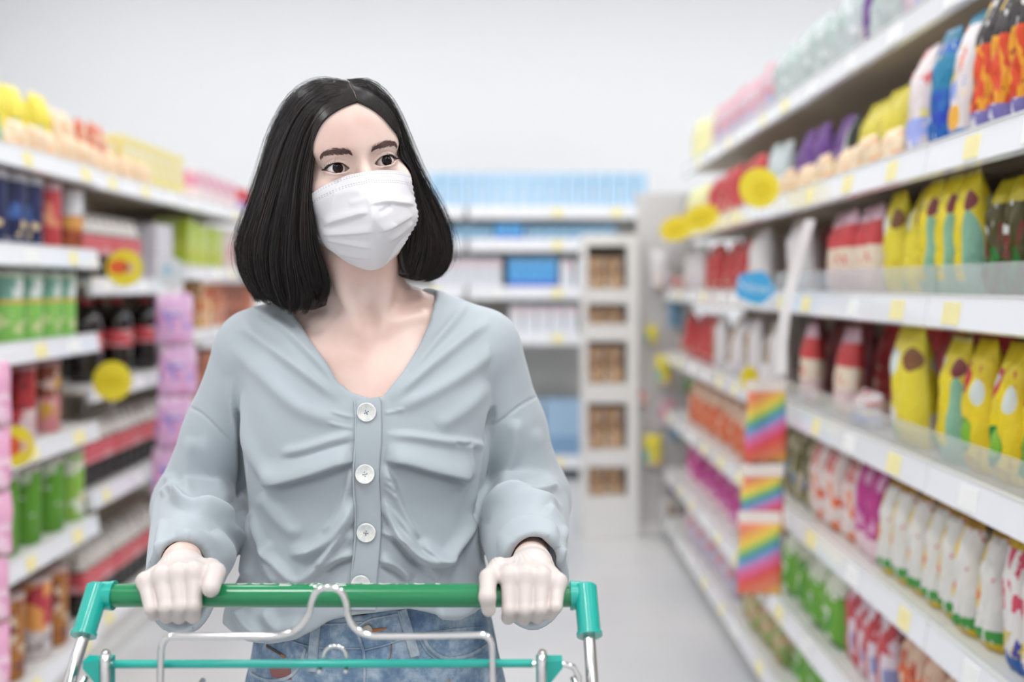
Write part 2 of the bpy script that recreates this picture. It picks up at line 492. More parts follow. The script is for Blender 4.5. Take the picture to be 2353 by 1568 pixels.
P('orange_white', '#ecdcd6', noise=[(0.3, 1.0, 3.2, 0.54, '#d9585c'), (0.0, 0.7, 3, 0.56, '#f0814a')], crinkle=0.4)
P('magenta', '#c2408f', bands=[(0.0, 0.25, '#efd3d8')], noise=[(0.2, 0.9, 4, 0.58, '#e2a9cc'), (0.3, 1.0, 3, 0.62, '#7c3a6e')], crinkle=0.4)
P('white_yellow', '#eae8e2', bands=[(0.0, 0.07, '#e3c225'), (0.9, 1.0, '#b98a2a')], noise=[(0.07, 0.17, 4, 0.46, '#47a046'), (0.55, 0.9, 4, 0.6, '#d9636f')], spots=[(0.28, 0.62, 0.16, 0.33, '#f2c933'), (0.3, 0.42, 0.12, 0.05, '#e98b4a'), (0.28, 0.2, 0.22, 0.06, '#efe9ea')], crinkle=0.4)
P('white_letters', '#ece8e4', bands=[(0.0, 0.12, '#2a66b5'), (0.9, 1.0, '#e2b72a')], noise=[(0.45, 0.9, 5, 0.53, '#d8506a'), (0.12, 0.3, 5, 0.57, '#d9c23a'), (0.1, 0.3, 6, 0.6, '#4a4aa0')], crinkle=0.3)
P('olive', '#6e6a3a', noise=[(0.0, 1.0, 4, 0.56, '#cfc6a8'), (0.2, 0.6, 3, 0.6, '#5078a8')], crinkle=0.3)
P('green_leaf', '#6fae3a', noise=[(0.0, 0.9, 3, 0.54, '#e6ecd8'), (0.0, 0.7, 4, 0.6, '#3f8f35'), (0.2, 0.6, 4, 0.64, '#d98a6a')], crinkle=0.4)
P('red_white', '#c94f54', noise=[(0.0, 1.0, 3, 0.5, '#e6d9e2'), (0.2, 0.6, 3, 0.58, '#8f97c4')], crinkle=0.4)
P('orange_red', '#dd6a3c', noise=[(0.0, 1.0, 3, 0.52, '#eccbb0'), (0.4, 1.0, 4, 0.57, '#b8402c')], crinkle=0.4)
P('brown_green', '#cdb98e', noise=[(0.0, 1.0, 4, 0.53, '#8aa85a'), (0.0, 1.0, 5, 0.6, '#b05a4a')], crinkle=0.4)
P('pink_hang', '#f3b3d2', noise=[(0.0, 1.0, 3, 0.58, '#f8d3e4'), (0.3, 0.7, 4, 0.66, '#e07fb5')], crinkle=0.4)
P('lilac_hang', '#e5b7e0', noise=[(0.0, 0.6, 3, 0.54, '#ee9fd0'), (0.3, 0.7, 3, 0.56, '#9c86d6'), (0.6, 1.0, 3, 0.55, '#efdcec')], crinkle=0.4)
# cans
P('can_navy', '#27305c', bands=[(0.9, 1.0, '#c9ccd6')], noise=[(0.05, 0.6, 3, 0.55, '#4f73b8'), (0.05, 0.4, 4, 0.6, '#efd6a8'), (0.0, 0.12, 6, 0.5, '#9aa0b0')])
P('can_red', '#cf4a50', bands=[(0.9, 1.0, '#e0b3bd')], noise=[(0.0, 0.7, 3, 0.55, '#f2a27c'), (0.1, 0.9, 3, 0.6, '#f0dede')])
P('can_brown', '#b8623f', bands=[(0.58, 0.9, '#dedfe2'), (0.9, 1.0, '#cfc6c9'), (0.36, 0.56, '#e5a85a')], noise=[(0.1, 0.5, 4, 0.6, '#8f3f2c')])
P('can_green', '#8ccf62', bands=[(0.62, 0.92, '#7fb3a2'), (0.55, 0.6, '#e8b45a'), (0.94, 1.0, '#d6d9d4')], noise=[(0.05, 0.5, 4, 0.58, '#d8e6a4'), (0.62, 0.9, 4, 0.56, '#dfe8e4')])
P('can_darkred', '#b5383f', bands=[(0.0, 0.42, '#e9cfd0')], noise=[(0.1, 0.42, 3, 0.56, '#d9535c'), (0.42, 1.0, 4, 0.6, '#6e2430')])
P('can_mixed', '#8a4a35', bands=[(0.0, 0.5, '#d98b8f')], noise=[(0.3, 1.0, 4, 0.52, '#e0c2b8'), (0.2, 0.8, 4, 0.6, '#d8a640')])
P('can_leaf', '#5f9e2c', noise=[(0.05, 0.4, 3, 0.56, '#e6efdc'), (0.6, 0.95, 3, 0.54, '#d7e6c8'), (0.2, 0.6, 4, 0.64, '#e5a64a')])
P('can_leaf_pale', '#8fbf4a', noise=[(0.1, 0.9, 3, 0.52, '#e9efd9'), (0.2, 0.6, 4, 0.6, '#f0c060')])
P('can_warm', '#c4404c', bands=[(0.0, 0.42, '#e4dcdc')], noise=[(0.3, 1.0, 3, 0.53, '#f2a85e'), (0.0, 0.3, 4, 0.55, '#9a8f90')])
P('can_gold', '#b5762e', noise=[(0.0, 1.0, 4, 0.53, '#7c2f2a'), (0.0, 1.0, 5, 0.6, '#e6d3b8')])
# boxes
P('box_white', '#e2dfe6', bands=[(0.45, 0.47, '#cfc9d4')], rough=0.5)
P('box_yellow', '#efe39a', noise=[(0.0, 0.8, 3, 0.55, '#f4efe6'), (0.2, 0.9, 4, 0.6, '#e9cf4a')], rough=0.5)
P('box_pinkwhite', '#f1dede', noise=[(0.5, 1.0, 2, 0.5, '#e79ab8')], rough=0.5)
P('box_orange', '#f0c48c', noise=[(0.0, 0.9, 3, 0.52, '#e0632f'), (0.0, 0.9, 4, 0.58, '#f3ead8')], rough=0.5)
P('box_lime', '#cfe08a', noise=[(0.0, 1.0, 2.5, 0.53, '#b9cf3a'), (0.0, 0.5, 4, 0.6, '#e6d24a')], rough=0.5)
P('box_pale', '#ead9d4', noise=[(0.0, 0.6, 3, 0.52, '#e8a3a3')], rough=0.5)
P('box_brown', '#9a5a48', noise=[(0.0, 1.0, 3, 0.55, '#d98a6a'), (0.0, 1.0, 4, 0.62, '#5c2f2a')], rough=0.5)
P('box_terracotta', '#d98e6c', noise=[(0.0, 0.6, 2.5, 0.53, '#e5cdbf'), (0.5, 1.0, 3, 0.56, '#c45f48')], rough=0.5)
P('box_redblue', '#d5404a', bands=[(0.0, 0.5, '#b9aee0')], rough=0.5)
P('blue_pale', '#a5cdea', noise=[(0.0, 1.0, 3, 0.54, '#c9dff2')], rough=0.4)
P('blue_teal', '#5e8ea8', noise=[(0.0, 1.0, 3, 0.53, '#a9cbe8')], rough=0.4)
P('blue_strong', '#4aa0e0', bands=[(0.0, 0.2, '#3f63d0')], noise=[(0.2, 1.0, 4, 0.55, '#8cc8f2')], rough=0.4)
P('grey_white', '#dfe3ea', noise=[(0.0, 1.0, 3, 0.58, '#efc9cf')], rough=0.4)
P('crate_blue', '#9dbbd6', bands=[(0.0, 0.35, '#7d9fc0')], rough=0.4)
P('brown_goods', '#c9a680', noise=[(0.0, 1.0, 2.5, 0.54, '#8f6a50'), (0.0, 1.0, 3, 0.6, '#efdccb')], rough=0.5)

MESH = {}
def bagmesh(kind, w_, h_, t_, v):
    k = (kind, w_, h_, t_, v)
    if k not in MESH:
        me = bag_data('snack_bag', w_, h_, t_, seed=hash((w_, v)) % 97 + v)
        me.materials.append(PM[kind]); MESH[k] = me
    return MESH[k]

def lowest(me, rot):
    R3 = np.array(__import__('mathutils').Euler(rot).to_matrix())
    co = np.empty(len(me.vertices) * 3, dtype=np.float32); me.vertices.foreach_get('co', co)
    return float((co.reshape(-1, 3) @ R3[2]).min())
RSHELF = ['top', 'second', 'third', 'fourth', 'fifth', 'sixth', 'bottom']
RND = random.Random(3)
def rshelf_row(si, kind, desc, px0, px1, n, w_=0.15, h_=0.24, t_=0.07, dx=0.07, lean=0.06, name='snack_bag'):
    """n bags on right-hand shelf si, between the depths seen at columns px0 (near) and px1 (far)"""
    dx = max(dx, t_ / 2 + 0.026)
    X = RX + dx + (0.10 if si == 0 else 0.0)
    Y0, Y1 = FPX * X / (px0 - 1176.5), FPX * X / (px1 - 1176.5)
    if n > 1:
        w_ = round(min(w_, abs(Y1 - Y0) / (n - 1) * 0.93), 4)
    for k in range(n):
        f = 0.5 if n == 1 else k / (n - 1)
        y = Y0 + (Y1 - Y0) * f
        me = bagmesh(kind, w_, h_, t_, k % 3)
        rot = (-RND.uniform(0.0, lean), RND.uniform(-0.015, 0.015), -PI / 2 + RND.uniform(-0.07, 0.07))
        o = obj(name, me, None, None, (X + RND.uniform(-0.004, 0.008), y, RZ[si] + 0.0005 - lowest(me, rot)), rot)
        which = ('' if n == 1 else ordn(k) + ' ')
        tag(o, '%s%s from camera, right %s shelf' % (which, desc, RSHELF[si]) if n > 1 else 'lone %s on the right %s shelf' % (desc, RSHELF[si]),
            'snack bag', '%s bags on the right %s shelf' % (kind.replace('_', ' '), RSHELF[si]))
# top shelf
rshelf_row(0, 'pale_pink', 'pale pink bag with grey print', 2330, 2130, 4, 0.20, 0.30, 0.09)
rshelf_row(0, 'silver', 'shiny silver bag before the purple pouch', 2085, 2042, 2, 0.18, 0.23, 0.10)
rshelf_row(0, 'silver', 'shiny silver green bag past the purple pouch', 1970, 1815, 6, 0.18, 0.23, 0.10)
rshelf_row(0, 'purple', 'purple pouch among silver bags', 2000, 1994, 1, 0.045, 0.25, 0.06, dx=0.05)
rshelf_row(0, 'pale_pink', 'rosy pink pouch with pale print', 1775, 1660, 7, 0.16, 0.22, 0.08)
rshelf_row(0, 'pale_yellow', 'pale yellow pouch', 1632, 1612, 2, 0.16, 0.24, 0.08)
# second shelf
rshelf_row(1, 'fire', 'black bag with flame picture', 2420, 2275, 4, 0.15, 0.275, 0.075, 0.06)
rshelf_row(1, 'white_blue', 'white bag with teal side', 2222, 2212, 1, 0.085, 0.265, 0.07, 0.07)
rshelf_row(1, 'blue', 'deep blue snack bag', 2178, 2172, 1, 0.078, 0.255, 0.07, 0.07)
rshelf_row(1, 'white_red', 'white red and lilac bag', 2132, 2120, 1, 0.09, 0.25, 0.08, 0.08)
rshelf_row(1, 'lemon', 'lemon yellow snack bag', 2073, 2012, 2, 0.17, 0.215, 0.085, 0.14)
rshelf_row(1, 'black_white', 'black pouch with white panel', 1962, 1960, 1, 0.045, 0.2, 0.06, 0.12)
rshelf_row(1, 'purple', 'purple snack pouch', 1935, 1842, 4, 0.14, 0.21, 0.06, 0.12)
rshelf_row(1, 'peach', 'low peach coloured packet', 2052, 1800, 9, 0.14, 0.085, 0.045, 0.04, name='candy_packet')
rshelf_row(1, 'green_white', 'pale pouch with dark green base', 1806, 1788, 2, 0.15, 0.22, 0.07, 0.11)
rshelf_row(1, 'red_deep', 'red snack pouch', 1742, 1640, 6, 0.15, 0.2, 0.07)
rshelf_row(1, 'pale_yellow', 'cream coloured pouch', 1620, 1592, 3, 0.15, 0.2, 0.07)
# third shelf
rshelf_row(2, 'dark_green', 'dark green bag with yellow top', 2420, 2310, 3, 0.16, 0.225, 0.08)
rshelf_row(2, 'yellow_green', 'yellow bag with green base', 2245, 2162, 3, 0.16, 0.245, 0.07, 0.055)
rshelf_row(2, 'yellow_lean', 'leaning yellow bag with white badge', 2110, 2070, 2, 0.16, 0.24, 0.07, 0.07, 0.12)
rshelf_row(2, 'red_pack', 'red and cream striped packet', 2020, 1922, 5, 0.13, 0.22, 0.06, 0.06)
rshelf_row(2, 'maroon', 'added maroon pouch darkening the gaps', 2260, 1900, 9, 0.16, 0.22, 0.07, 0.19)  # back row added to darken the gaps between the front bags
rshelf_row(2, 'white_cone', 'tall pointed white bag', 1848, 1755, 2, 0.17, 0.23, 0.09, 0.08)
rshelf_row(2, 'red_deep', 'small red pouch', 1712, 1640, 4, 0.15, 0.2, 0.07)
rshelf_row(2, 'white_cone', 'narrow white pouch at the far end', 1612, 1592, 2, 0.15, 0.22, 0.07)
# fourth shelf
rshelf_row(3, 'yellow_corn', 'yellow bag with red letters and green corn', 2400, 2262, 3, 0.18, 0.25, 0.08, 0.065)
rshelf_row(3, 'yellow_green', 'plain yellow bag with pale badge', 2196, 2192, 1, 0.10, 0.25, 0.07, 0.06)
rshelf_row(3, 'yellow_lean', 'bulging yellow bag tilted on the lip', 2104, 2100, 1, 0.17, 0.265, 0.08, 0.05, 0.1)
rshelf_row(3, 'red_deep', 'red pouch standing behind yellow bags', 2290, 2035, 7, 0.16, 0.265, 0.07, 0.20)
rshelf_row(3, 'red_pack', 'slim red and white pouch', 1936, 1862, 2, 0.12, 0.24, 0.06, 0.07)
rshelf_row(3, 'maroon', 'added dark maroon pouch filling deep shade', 1985, 1880, 4, 0.16, 0.24, 0.07, 0.24)  # dark back row added to stand for shade deep in the shelf
rshelf_row(3, 'white_red', 'low white packet with red end', 2000, 1996, 1, 0.16, 0.085, 0.08, 0.08)
rshelf_row(3, 'brown_white', 'white pouch with brown stripe', 1790, 1660, 4, 0.2, 0.23, 0.08)
rshelf_row(3, 'red_deep', 'red pouch at the far end', 1632, 1592, 3, 0.15, 0.22, 0.07)
# fifth shelf
rshelf_row(4, 'white_letters', 'white packet with blue foot and red letters', 2395, 2345, 2, 0.15, 0.235, 0.05, 0.035)
rshelf_row(4, 'white_yellow', 'white and yellow bag with green foot', 2290, 2060, 7, 0.15, 0.225, 0.075, 0.06)
rshelf_row(4, 'yellow_corn', 'golden bag in the second row', 2330, 2060, 7, 0.15, 0.235, 0.07, 0.2)
rshelf_row(4, 'magenta', 'magenta and white pouch', 2024, 1996, 2, 0.13, 0.235, 0.06, 0.06)
rshelf_row(4, 'orange_white', 'white pouch with orange and red swirls', 1968, 1900, 3, 0.17, 0.235, 0.09, 0.07)
rshelf_row(4, 'olive', 'olive pouch with pale print', 1868, 1800, 4, 0.16, 0.25, 0.07, 0.07)
rshelf_row(4, 'orange_red', 'orange snack pouch', 1720, 1600, 6, 0.16, 0.22, 0.07)
# sixth shelf
rshelf_row(5, 'orange_red', 'orange and red pouch', 2330, 2105, 7, 0.15, 0.22, 0.07, 0.08)
rshelf_row(5, 'red_white', 'red white and blue pouch', 2060, 1975, 4, 0.16, 0.225, 0.07, 0.07)
rshelf_row(5, 'green_leaf', 'leafy green pouch with pale picture', 1935, 1830, 4, 0.19, 0.225, 0.09, 0.07)
rshelf_row(5, 'red_white', 'red pouch with lilac print', 1790, 1740, 3, 0.16, 0.225, 0.07, 0.07)
rshelf_row(5, 'magenta', 'pink and purple pouch', 1700, 1590, 6, 0.16, 0.2, 0.07)
# bottom shelf
rshelf_row(6, 'green_leaf', 'green pouch', 2100, 1850, 6, 0.17, 0.21, 0.08, 0.08)
rshelf_row(6, 'brown_green', 'tan and green pouch', 1803, 1730, 4, 0.17, 0.21, 0.08, 0.06)
rshelf_row(6, 'pale_pink', 'pale pouch with pink print', 1690, 1600, 5, 0.17, 0.21, 0.08, 0.06)

# ---- signs that clip to the rails (flat plastic discs on a stem, facing the camera)
def sign_disc(name, label, loc, rx, rz_, face, blobs=(), text=None, tcol='#fff7d0', stem=None, tilt=0.0, shape='round', tsize=0.03):
    e = empty(name, loc, (0, tilt, 0)); tag(e, label, 'price sign')
    n = 36; poly = []
    for k in range(n):
        a = 2 * PI * k / n
        m_ = 1.0 if shape == 'round' else 1 + 0.06 * math.cos(5 * a)
        poly.append((rx * math.cos(a) * m_, rz_ * math.sin(a) * m_))
    MB().prism(poly, 0.0, 0.0015, 'y').build('disc', face, e)
    for (cx, cz, ax, az, m_) in blobs:
        p2 = [(cx + ax * math.cos(2 * PI * k / 20), cz + az * math.sin(2 * PI * k / 20)) for k in range(20)]
        MB().prism(p2, -0.0008, -0.0001, 'y').build('printed_patch', m_, e)
    if text:
        cu = bpy.data.curves.new('lettering', 'FONT'); cu.body = text; cu.size = tsize; cu.align_x = 'CENTER'; cu.align_y = 'CENTER'; cu.extrude = 0.0003
        to = bpy.data.objects.new('lettering', cu); COL.objects.link(to)
        me = to.to_mesh(); me2 = me.copy(); to.to_mesh_clear(); bpy.data.objects.remove(to); bpy.data.curves.remove(cu)
        obj('lettering', me2, M('sign_text_' + tcol[1:], tcol, 0.6), e, (0, -0.0014, 0), (PI / 2, 0, 0))
    if stem:
        MB().box(-0.004, 0.004, 0.0016, 0.0026, -rz_ - stem, -rz_ * 0.5).build('stem', clear_m, e)
    return e
yel = M('sign_yellow', '#f5e13a', 0.5)
yel2 = M('sign_yellow_dark', '#e8cf1f', 0.5)
org = M('sign_orange_red', '#ee6a3c', 0.5)
blu = M('sign_blue', '#4db3ec', 0.45)
skyb = M('sign_pale', '#e3edf0', 0.45)
skyc = M('sign_pale_mark', '#b5dcef', 0.45)
def at(px, py, Y):
    return ((px - 1176.5) * Y / FPX, Y, 1.35 - (py - 655) * Y / FPX)
sign_disc('price_sign', 'round yellow price sign on the right second shelf rail', at(1745, 432, 2.99), 0.061, 0.061, yel, [(0.008, -0.005, 0.03, 0.03, yel2)], stem=0.03)
sign_disc('price_sign', 'wide yellow price sign at the far end of the right second shelf', at(1612, 500, 3.9), 0.07, 0.051, yel, [(0.0, 0, 0.05, 0.02, yel2)], stem=0.03, tilt=-0.3)
sign_disc('price_sign', 'farther yellow price sign beside the wide one on the right second shelf', at(1556, 525, 4.45), 0.08, 0.056, yel, [(0.0, 0, 0.05, 0.02, yel2)], stem=0.03, tilt=-0.3)
sign_disc('price_sign', 'blue many-cornered sign with white lettering on the right third shelf', at(1735, 661, 3.05), 0.060, 0.050, blu, (), 'New!', '#cdeafb', shape='star', tilt=0.12, tsize=0.05)
sign_disc('price_sign', 'small oval yellow sign on the right fourth shelf', at(1722, 872, 3.2), 0.028, 0.042, yel, [(0.0, 0.0, 0.012, 0.03, yel2)], stem=0.02)
sign_disc('price_sign', 'yellow price sign with orange mark on the left cola bay', at(286, 616, 3.52), 0.065, 0.065, yel, [(-0.02, 0.003, 0.036, 0.026, org), (0.02, 0, 0.016, 0.02, M('sign_peach', '#f3c9a0', 0.5))], stem=0.02)
sign_disc('price_sign', 'plain yellow round price sign among the cola bottles', at(258, 876, 3.42), 0.068, 0.068, yel, [(0.0, 0.0, 0.04, 0.02, yel2)], stem=0.03)
sign_disc('price_sign', 'pale blue round sign beside the white carton on the left', at(393, 628, 4.0), 0.056, 0.064, skyb, [(-0.015, 0.012, 0.02, 0.02, skyc)], stem=0.02)
sign_disc('price_sign', 'yellow sign with orange arrow at the left edge', at(36, 1026, 2.72), 0.05, 0.056, yel, [(-0.014, 0.0, 0.028, 0.028, org), (0.022, 0.0, 0.014, 0.018, M('sign_peach', '#f3c9a0', 0.5))], stem=0.03)

# ---- hanging strips of packets
def clip_strip(name, label, x, y, z_top, z_bot, mat):
    o = MB().box(-0.012, 0.012, -0.0006, 0.0006, z_bot - z_top, 0).build(name, mat, None, (x, y, z_top))
    return tag(o, label, 'clip strip')
def rainbow_mat():
    m = M('rainbow_print', '#ffffff', 0.35)
    nt = m.node_tree; b = nt.nodes['Principled BSDF']
    uv = nt.nodes.new('ShaderNodeUVMap'); uv.uv_map = 'UVMap'
    sep = nt.nodes.new('ShaderNodeSeparateXYZ'); nt.links.new(uv.outputs[0], sep.inputs[0])
    ma = nt.nodes.new('ShaderNodeMath'); ma.operation = 'MULTIPLY_ADD'; ma.inputs[1].default_value = -0.3
    nt.links.new(sep.outputs[0], ma.inputs[0]); nt.links.new(sep.outputs[1], ma.inputs[2])
    mu = nt.nodes.new('ShaderNodeMath'); mu.operation = 'MULTIPLY'; mu.inputs[1].default_value = 1.05
    nt.links.new(ma.outputs[0], mu.inputs[0])
    fr_ = nt.nodes.new('ShaderNodeMath'); fr_.operation = 'FRACT'; nt.links.new(mu.outputs[0], fr_.inputs[0])
    r = nt.nodes.new('ShaderNodeValToRGB'); cr = r.color_ramp
    cols = [(0.0, '#f0836a'), (0.12, '#ee5e52'), (0.24, '#ec6a96'), (0.34, '#d98ac4'), (0.42, '#7fa3d6'), (0.50, '#4f9fb5'), (0.58, '#8cc46a'), (0.68, '#efdc5c'), (0.80, '#f5b45c'), (0.92, '#f08a6c')]
    while len(cr.elements) < len(cols): cr.elements.new(0.5)
    for e_, (p, c) in zip(cr.elements, cols): e_.position = p; e_.color = lin(c)
    nt.links.new(fr_.outputs[0], r.inputs[0]); nt.links.new(r.outputs[0], b.inputs['Base Color'])
    return m
rb = rainbow_mat()
RBY = 2.88
clip_strip('clip_strip', 'white hanging clip strip behind the rainbow candy packets', (1756 - 1176.5) * (RBY + 0.03) / FPX, RBY + 0.03, 1.12, 0.42, M('strip_white', '#f4f1f1', 0.5))
bd = bag_data('candy_packet', 0.128, 0.203, 0.02, 5, gusset=False); bd.materials.append(rb)
bd2 = bag_data('candy_packet', 0.128, 0.16, 0.02, 6, gusset=False); bd2.materials.append(rb)
hd = MB().box(-0.06, 0.06, -0.001, 0.001, 0, 0.035, 0).data('header_card'); hd.materials.append(M('card_white', '#f6eee6', 0.5))
for i, (py0, py1, px_, d_) in enumerate(((905, 1062, 1760, bd), (1092, 1222, 1752, bd2), (1206, 1366, 1745, bd))):
    p = at(px_, py1, RBY - 0.02 * i)
    o = obj('candy_packet', d_, None, None, p, (0, 0, 0.1 - 0.1 * i))
    tag(o, ('uppermost', 'middle', 'lowest')[i] + ' rainbow striped candy packet on the hanging strip', 'candy packet', 'rainbow candy packets')
    h = obj('header_card', hd, None, o, (0, 0, 0.201 if d_ is bd else 0.158))
# white strip hanging by the blue sign
pts = [at(1862, 505, 2.6), at(1845, 560, 2.6), at(1822, 640, 2.61), at(1804, 720, 2.61), at(1796, 800, 2.62), at(1795, 860, 2.62)]
ms = MB()
for i in range(len(pts) - 1):
    a, b_ = Vector(pts[i]), Vector(pts[i + 1])
    ms.add([a + Vector((-0.014, 0, 0)), a + Vector((0.014, 0, 0)), b_ + Vector((0.014, 0, 0)), b_ + Vector((-0.014, 0, 0)),
            a + Vector((-0.014, 0.002, 0)), a + Vector((0.014, 0.002, 0)), b_ + Vector((0.014, 0.002, 0)), b_ + Vector((-0.014, 0.002, 0))],
           [(0, 1, 2, 3), (7, 6, 5, 4), (0, 3, 7, 4), (1, 5, 6, 2)])
o = ms.build('clip_strip', M('strip_white', '#f4f1f1', 0.5)); tag(o, 'bent white plastic strip hanging beside the blue sign', 'clip strip')
# packets hanging at the far end of the right shelves
far = [('lemon', 'yellow', 1497, 770, 0.07, 0.10), ('orange_white', 'orange', 1580, 800, 0.09, 0.13), ('blue_teal', 'teal', 1552, 715, 0.08, 0.17), ('lemon', 'golden', 1525, 850, 0.09, 0.16),
       ('orange_white', 'peach', 1478, 915, 0.06, 0.08), ('green_leaf', 'green', 1585, 885, 0.07, 0.08), ('lemon', 'bright yellow', 1500, 1035, 0.10, 0.17), ('orange_white', 'salmon', 1560, 660, 0.10, 0.12),
       ('blue_teal', 'blue', 1550, 990, 0.06, 0.1), ('pale_pink', 'pale pink', 1535, 950, 0.1, 0.14), ('white_cone', 'white', 1520, 620, 0.12, 0.2), ('purple', 'violet', 1556, 1110, 0.08, 0.12), ('brown_white', 'cream', 1540, 1180, 0.1, 0.16)]
e = empty('peg_rack', (0.83, 5.42, 0)); tag(e, 'white narrow peg rack at the far end of the right shelves', 'rack')
MB().box(-0.15, 0.16, 0.0, 0.02, 0, 1.85).build('panel', M('rack_panel', '#dedad8', 0.5), e)
MB().box(-0.15, 0.16, -0.03, -0.001, 0, 0.05).build('foot', steel, e)
for k in range(6): MB().tube([(0, 0, 0.5 + k * 0.22), (0, -0.03, 0.5 + k * 0.22)], 0.003, 8).build('peg', steel, e)
for i, (kd, cname, px_, py_, w_, h_) in enumerate(far):
    p = at(px_, py_, 5.392 if i in (0, 4, 5) else 5.335 + 0.014 * (i % 3))
    o = obj('hanging_packet', bagmesh(kd, w_, h_, 0.03, 0), None, None, (p[0], p[1], p[2] - h_ / 2))
    tag(o, '%s packet hanging on the peg rack at the aisle end' % cname, 'packet', 'packets on the peg rack')

# ================================================================== LEFT SIDE
LSH = {}
def can(kind, label, px, y, z, r=0.04, h_=0.235, lid='#d7d7da', X=None):
    k = ('can', kind, r, h_)
    if k not in MESH:
        me = can_data('can_body', r, h_); me.materials.append(PM[kind]); MESH[k] = me
    kl = ('lid', r, lid)
    if kl not in MESH:
        me = MB().lathe([(r * 1.02, -0.012), (r * 1.03, -0.002), (r * 0.98, 0.003), (r * 0.9, 0.003), (r * 0.86, 0.0)], 20).data('lid'); me.materials.append(M('lid_' + lid[1:], lid, 0.3)); MESH[kl] = me
    x = -1.49; y = FPX * x / (px - 1176.5)
    e = empty('crisp_can', (x, y, z + 0.0005), (0, 0, RND.uniform(0.6, 1.2)))
    tag(e, label, 'can', 'crisp cans on the left shelves')
    obj('can_body', MESH[k], None, e); obj('lid', MESH[kl], None, e, (0, 0, h_))
# second shelf (z 1.462)
for i, (px_, y) in enumerate(((-22, 2.97), (24, 3.05), (62, 3.12))):
    can('can_navy', '%s navy blue crisp can from the left edge on the upper left shelf' % ordn(i), px_, y, LZ[1], 0.044, 0.215)
can('can_red', 'red crisp can with pink lid on the upper left shelf', 108, 3.2, LZ[1], 0.042, 0.21, '#e5b9c4')
can('can_brown', 'white and brown crisp can at the shelf end', 160, 3.3, LZ[1], 0.042, 0.205, '#cfc9cc')
# third shelf (z 1.18)
for i, (px_, y) in enumerate(((14, 3.0), (60, 3.1), (104, 3.2), (140, 3.29))):
    can('can_green', '%s pale green crisp can with teal top, left third shelf' % ordn(i), px_, y, LZ[2], 0.046, 0.208, '#d9dcd8')
# fourth shelf (z .88)
for i, (kd, ds, px_, y) in enumerate((('can_darkred', 'dark red crisp can with pale base', 48, 3.02), ('can_mixed', 'brown and red patterned crisp can', 106, 3.18), ('can_darkred', 'dark red crisp can at the left frame edge', -14, 2.92))):
    can(kd, ds + ' on the left fourth shelf', px_, y, LZ[3], 0.042, 0.225, '#c9a0a4')
# fifth shelf (z .56)
for i, (kd, ds, px_, y) in enumerate((('can_leaf', 'grass green crisp can nearest the camera', 58, 2.95), ('can_leaf', 'grass green crisp can in the middle', 112, 3.1), ('can_leaf_pale', 'lime and white crisp can at the shelf end', 160, 3.24), ('can_leaf', 'grass green crisp can behind the pink packets', 4, 2.86))):
    can(kd, ds + ', left fifth shelf', px_, y, LZ[4], 0.045, 0.235, '#dcd3cf')
# bottom shelf
for i, (kd, ds, px_, y) in enumerate((('can_gold', 'gold and maroon can at the left edge', 18, 2.82), ('can_warm', 'red and orange can with white label', 82, 2.93), ('can_gold', 'bronze patterned can', 122, 3.1))):
    can(kd, ds + ' on the left bottom shelf', px_, y, LZ[5], 0.045, 0.25, '#d9c0bc')

def left_item(name, kind, label, cat, group, px, X, z, dims, bag=True, yaw=None):
    y = FPX * X / (px - 1176.5)
    if bag:
        me = bagmesh(kind, *dims, RND.randint(0, 2))
    else:
        k = (kind, dims, 'box')
        if k not in MESH:
            me = box_data(name, *dims); me.materials.append(PM[kind]); MESH[k] = me
        me = MESH[k]
    o = obj(name, me, None, None, (X, y, z + 0.0005), (0, 0, PI / 2 + (RND.uniform(-0.05, 0.05) if yaw is None and bag else (yaw or 0.0))))
    tag(o, label, cat, group)
# top shelf, all along
def ltop(kind, desc, px0, px1, n, dims, bag=True, name='snack_bag', cat='snack bag', X=-1.59):
    if n > 1:
        pit = abs(FPX * X / (px0 - 1176.5) - FPX * X / (px1 - 1176.5)) / (n - 1)
        dims = (round(min(dims[0], pit * 0.88), 4),) + tuple(dims[1:])
    for k in range(n):
        px = px0 + (px1 - px0) * (k / max(1, n - 1))
        lab = '%s %s from the camera on the left top shelf' % (ordn(k), desc) if n > 1 else 'lone %s on the left top shelf' % desc
        left_item(name, kind, lab, cat, kind.replace('_', ' ') + ' packs on the left top shelf', px, X, 1.743, dims, bag)
ltop('lemon', 'tall yellow bag', -20, 78, 3, (0.2, 0.24, 0.09))
ltop('peach', 'cream and pink bag', 118, 148, 2, (0.16, 0.22, 0.08))
ltop('orange_red', 'orange and yellow bag leaning', 180, 225, 3, (0.14, 0.215, 0.06))
ltop('box_yellow', 'pale yellow carton', 258, 385, 7, (0.17, 0.12, 0.2), False, 'carton', 'carton')
ltop('peach', 'low cream packet in front', 40, 330, 9, (0.11, 0.1, 0.05), True, 'candy_packet', 'packet', X=-1.485)
ltop('box_pinkwhite', 'pink and white carton', 425, 500, 4, (0.2, 0.16, 0.16), False, 'carton', 'carton')
ltop('box_redblue', 'red and lilac carton', 535, 575, 2, (0.16, 0.14, 0.15), False, 'carton', 'carton')

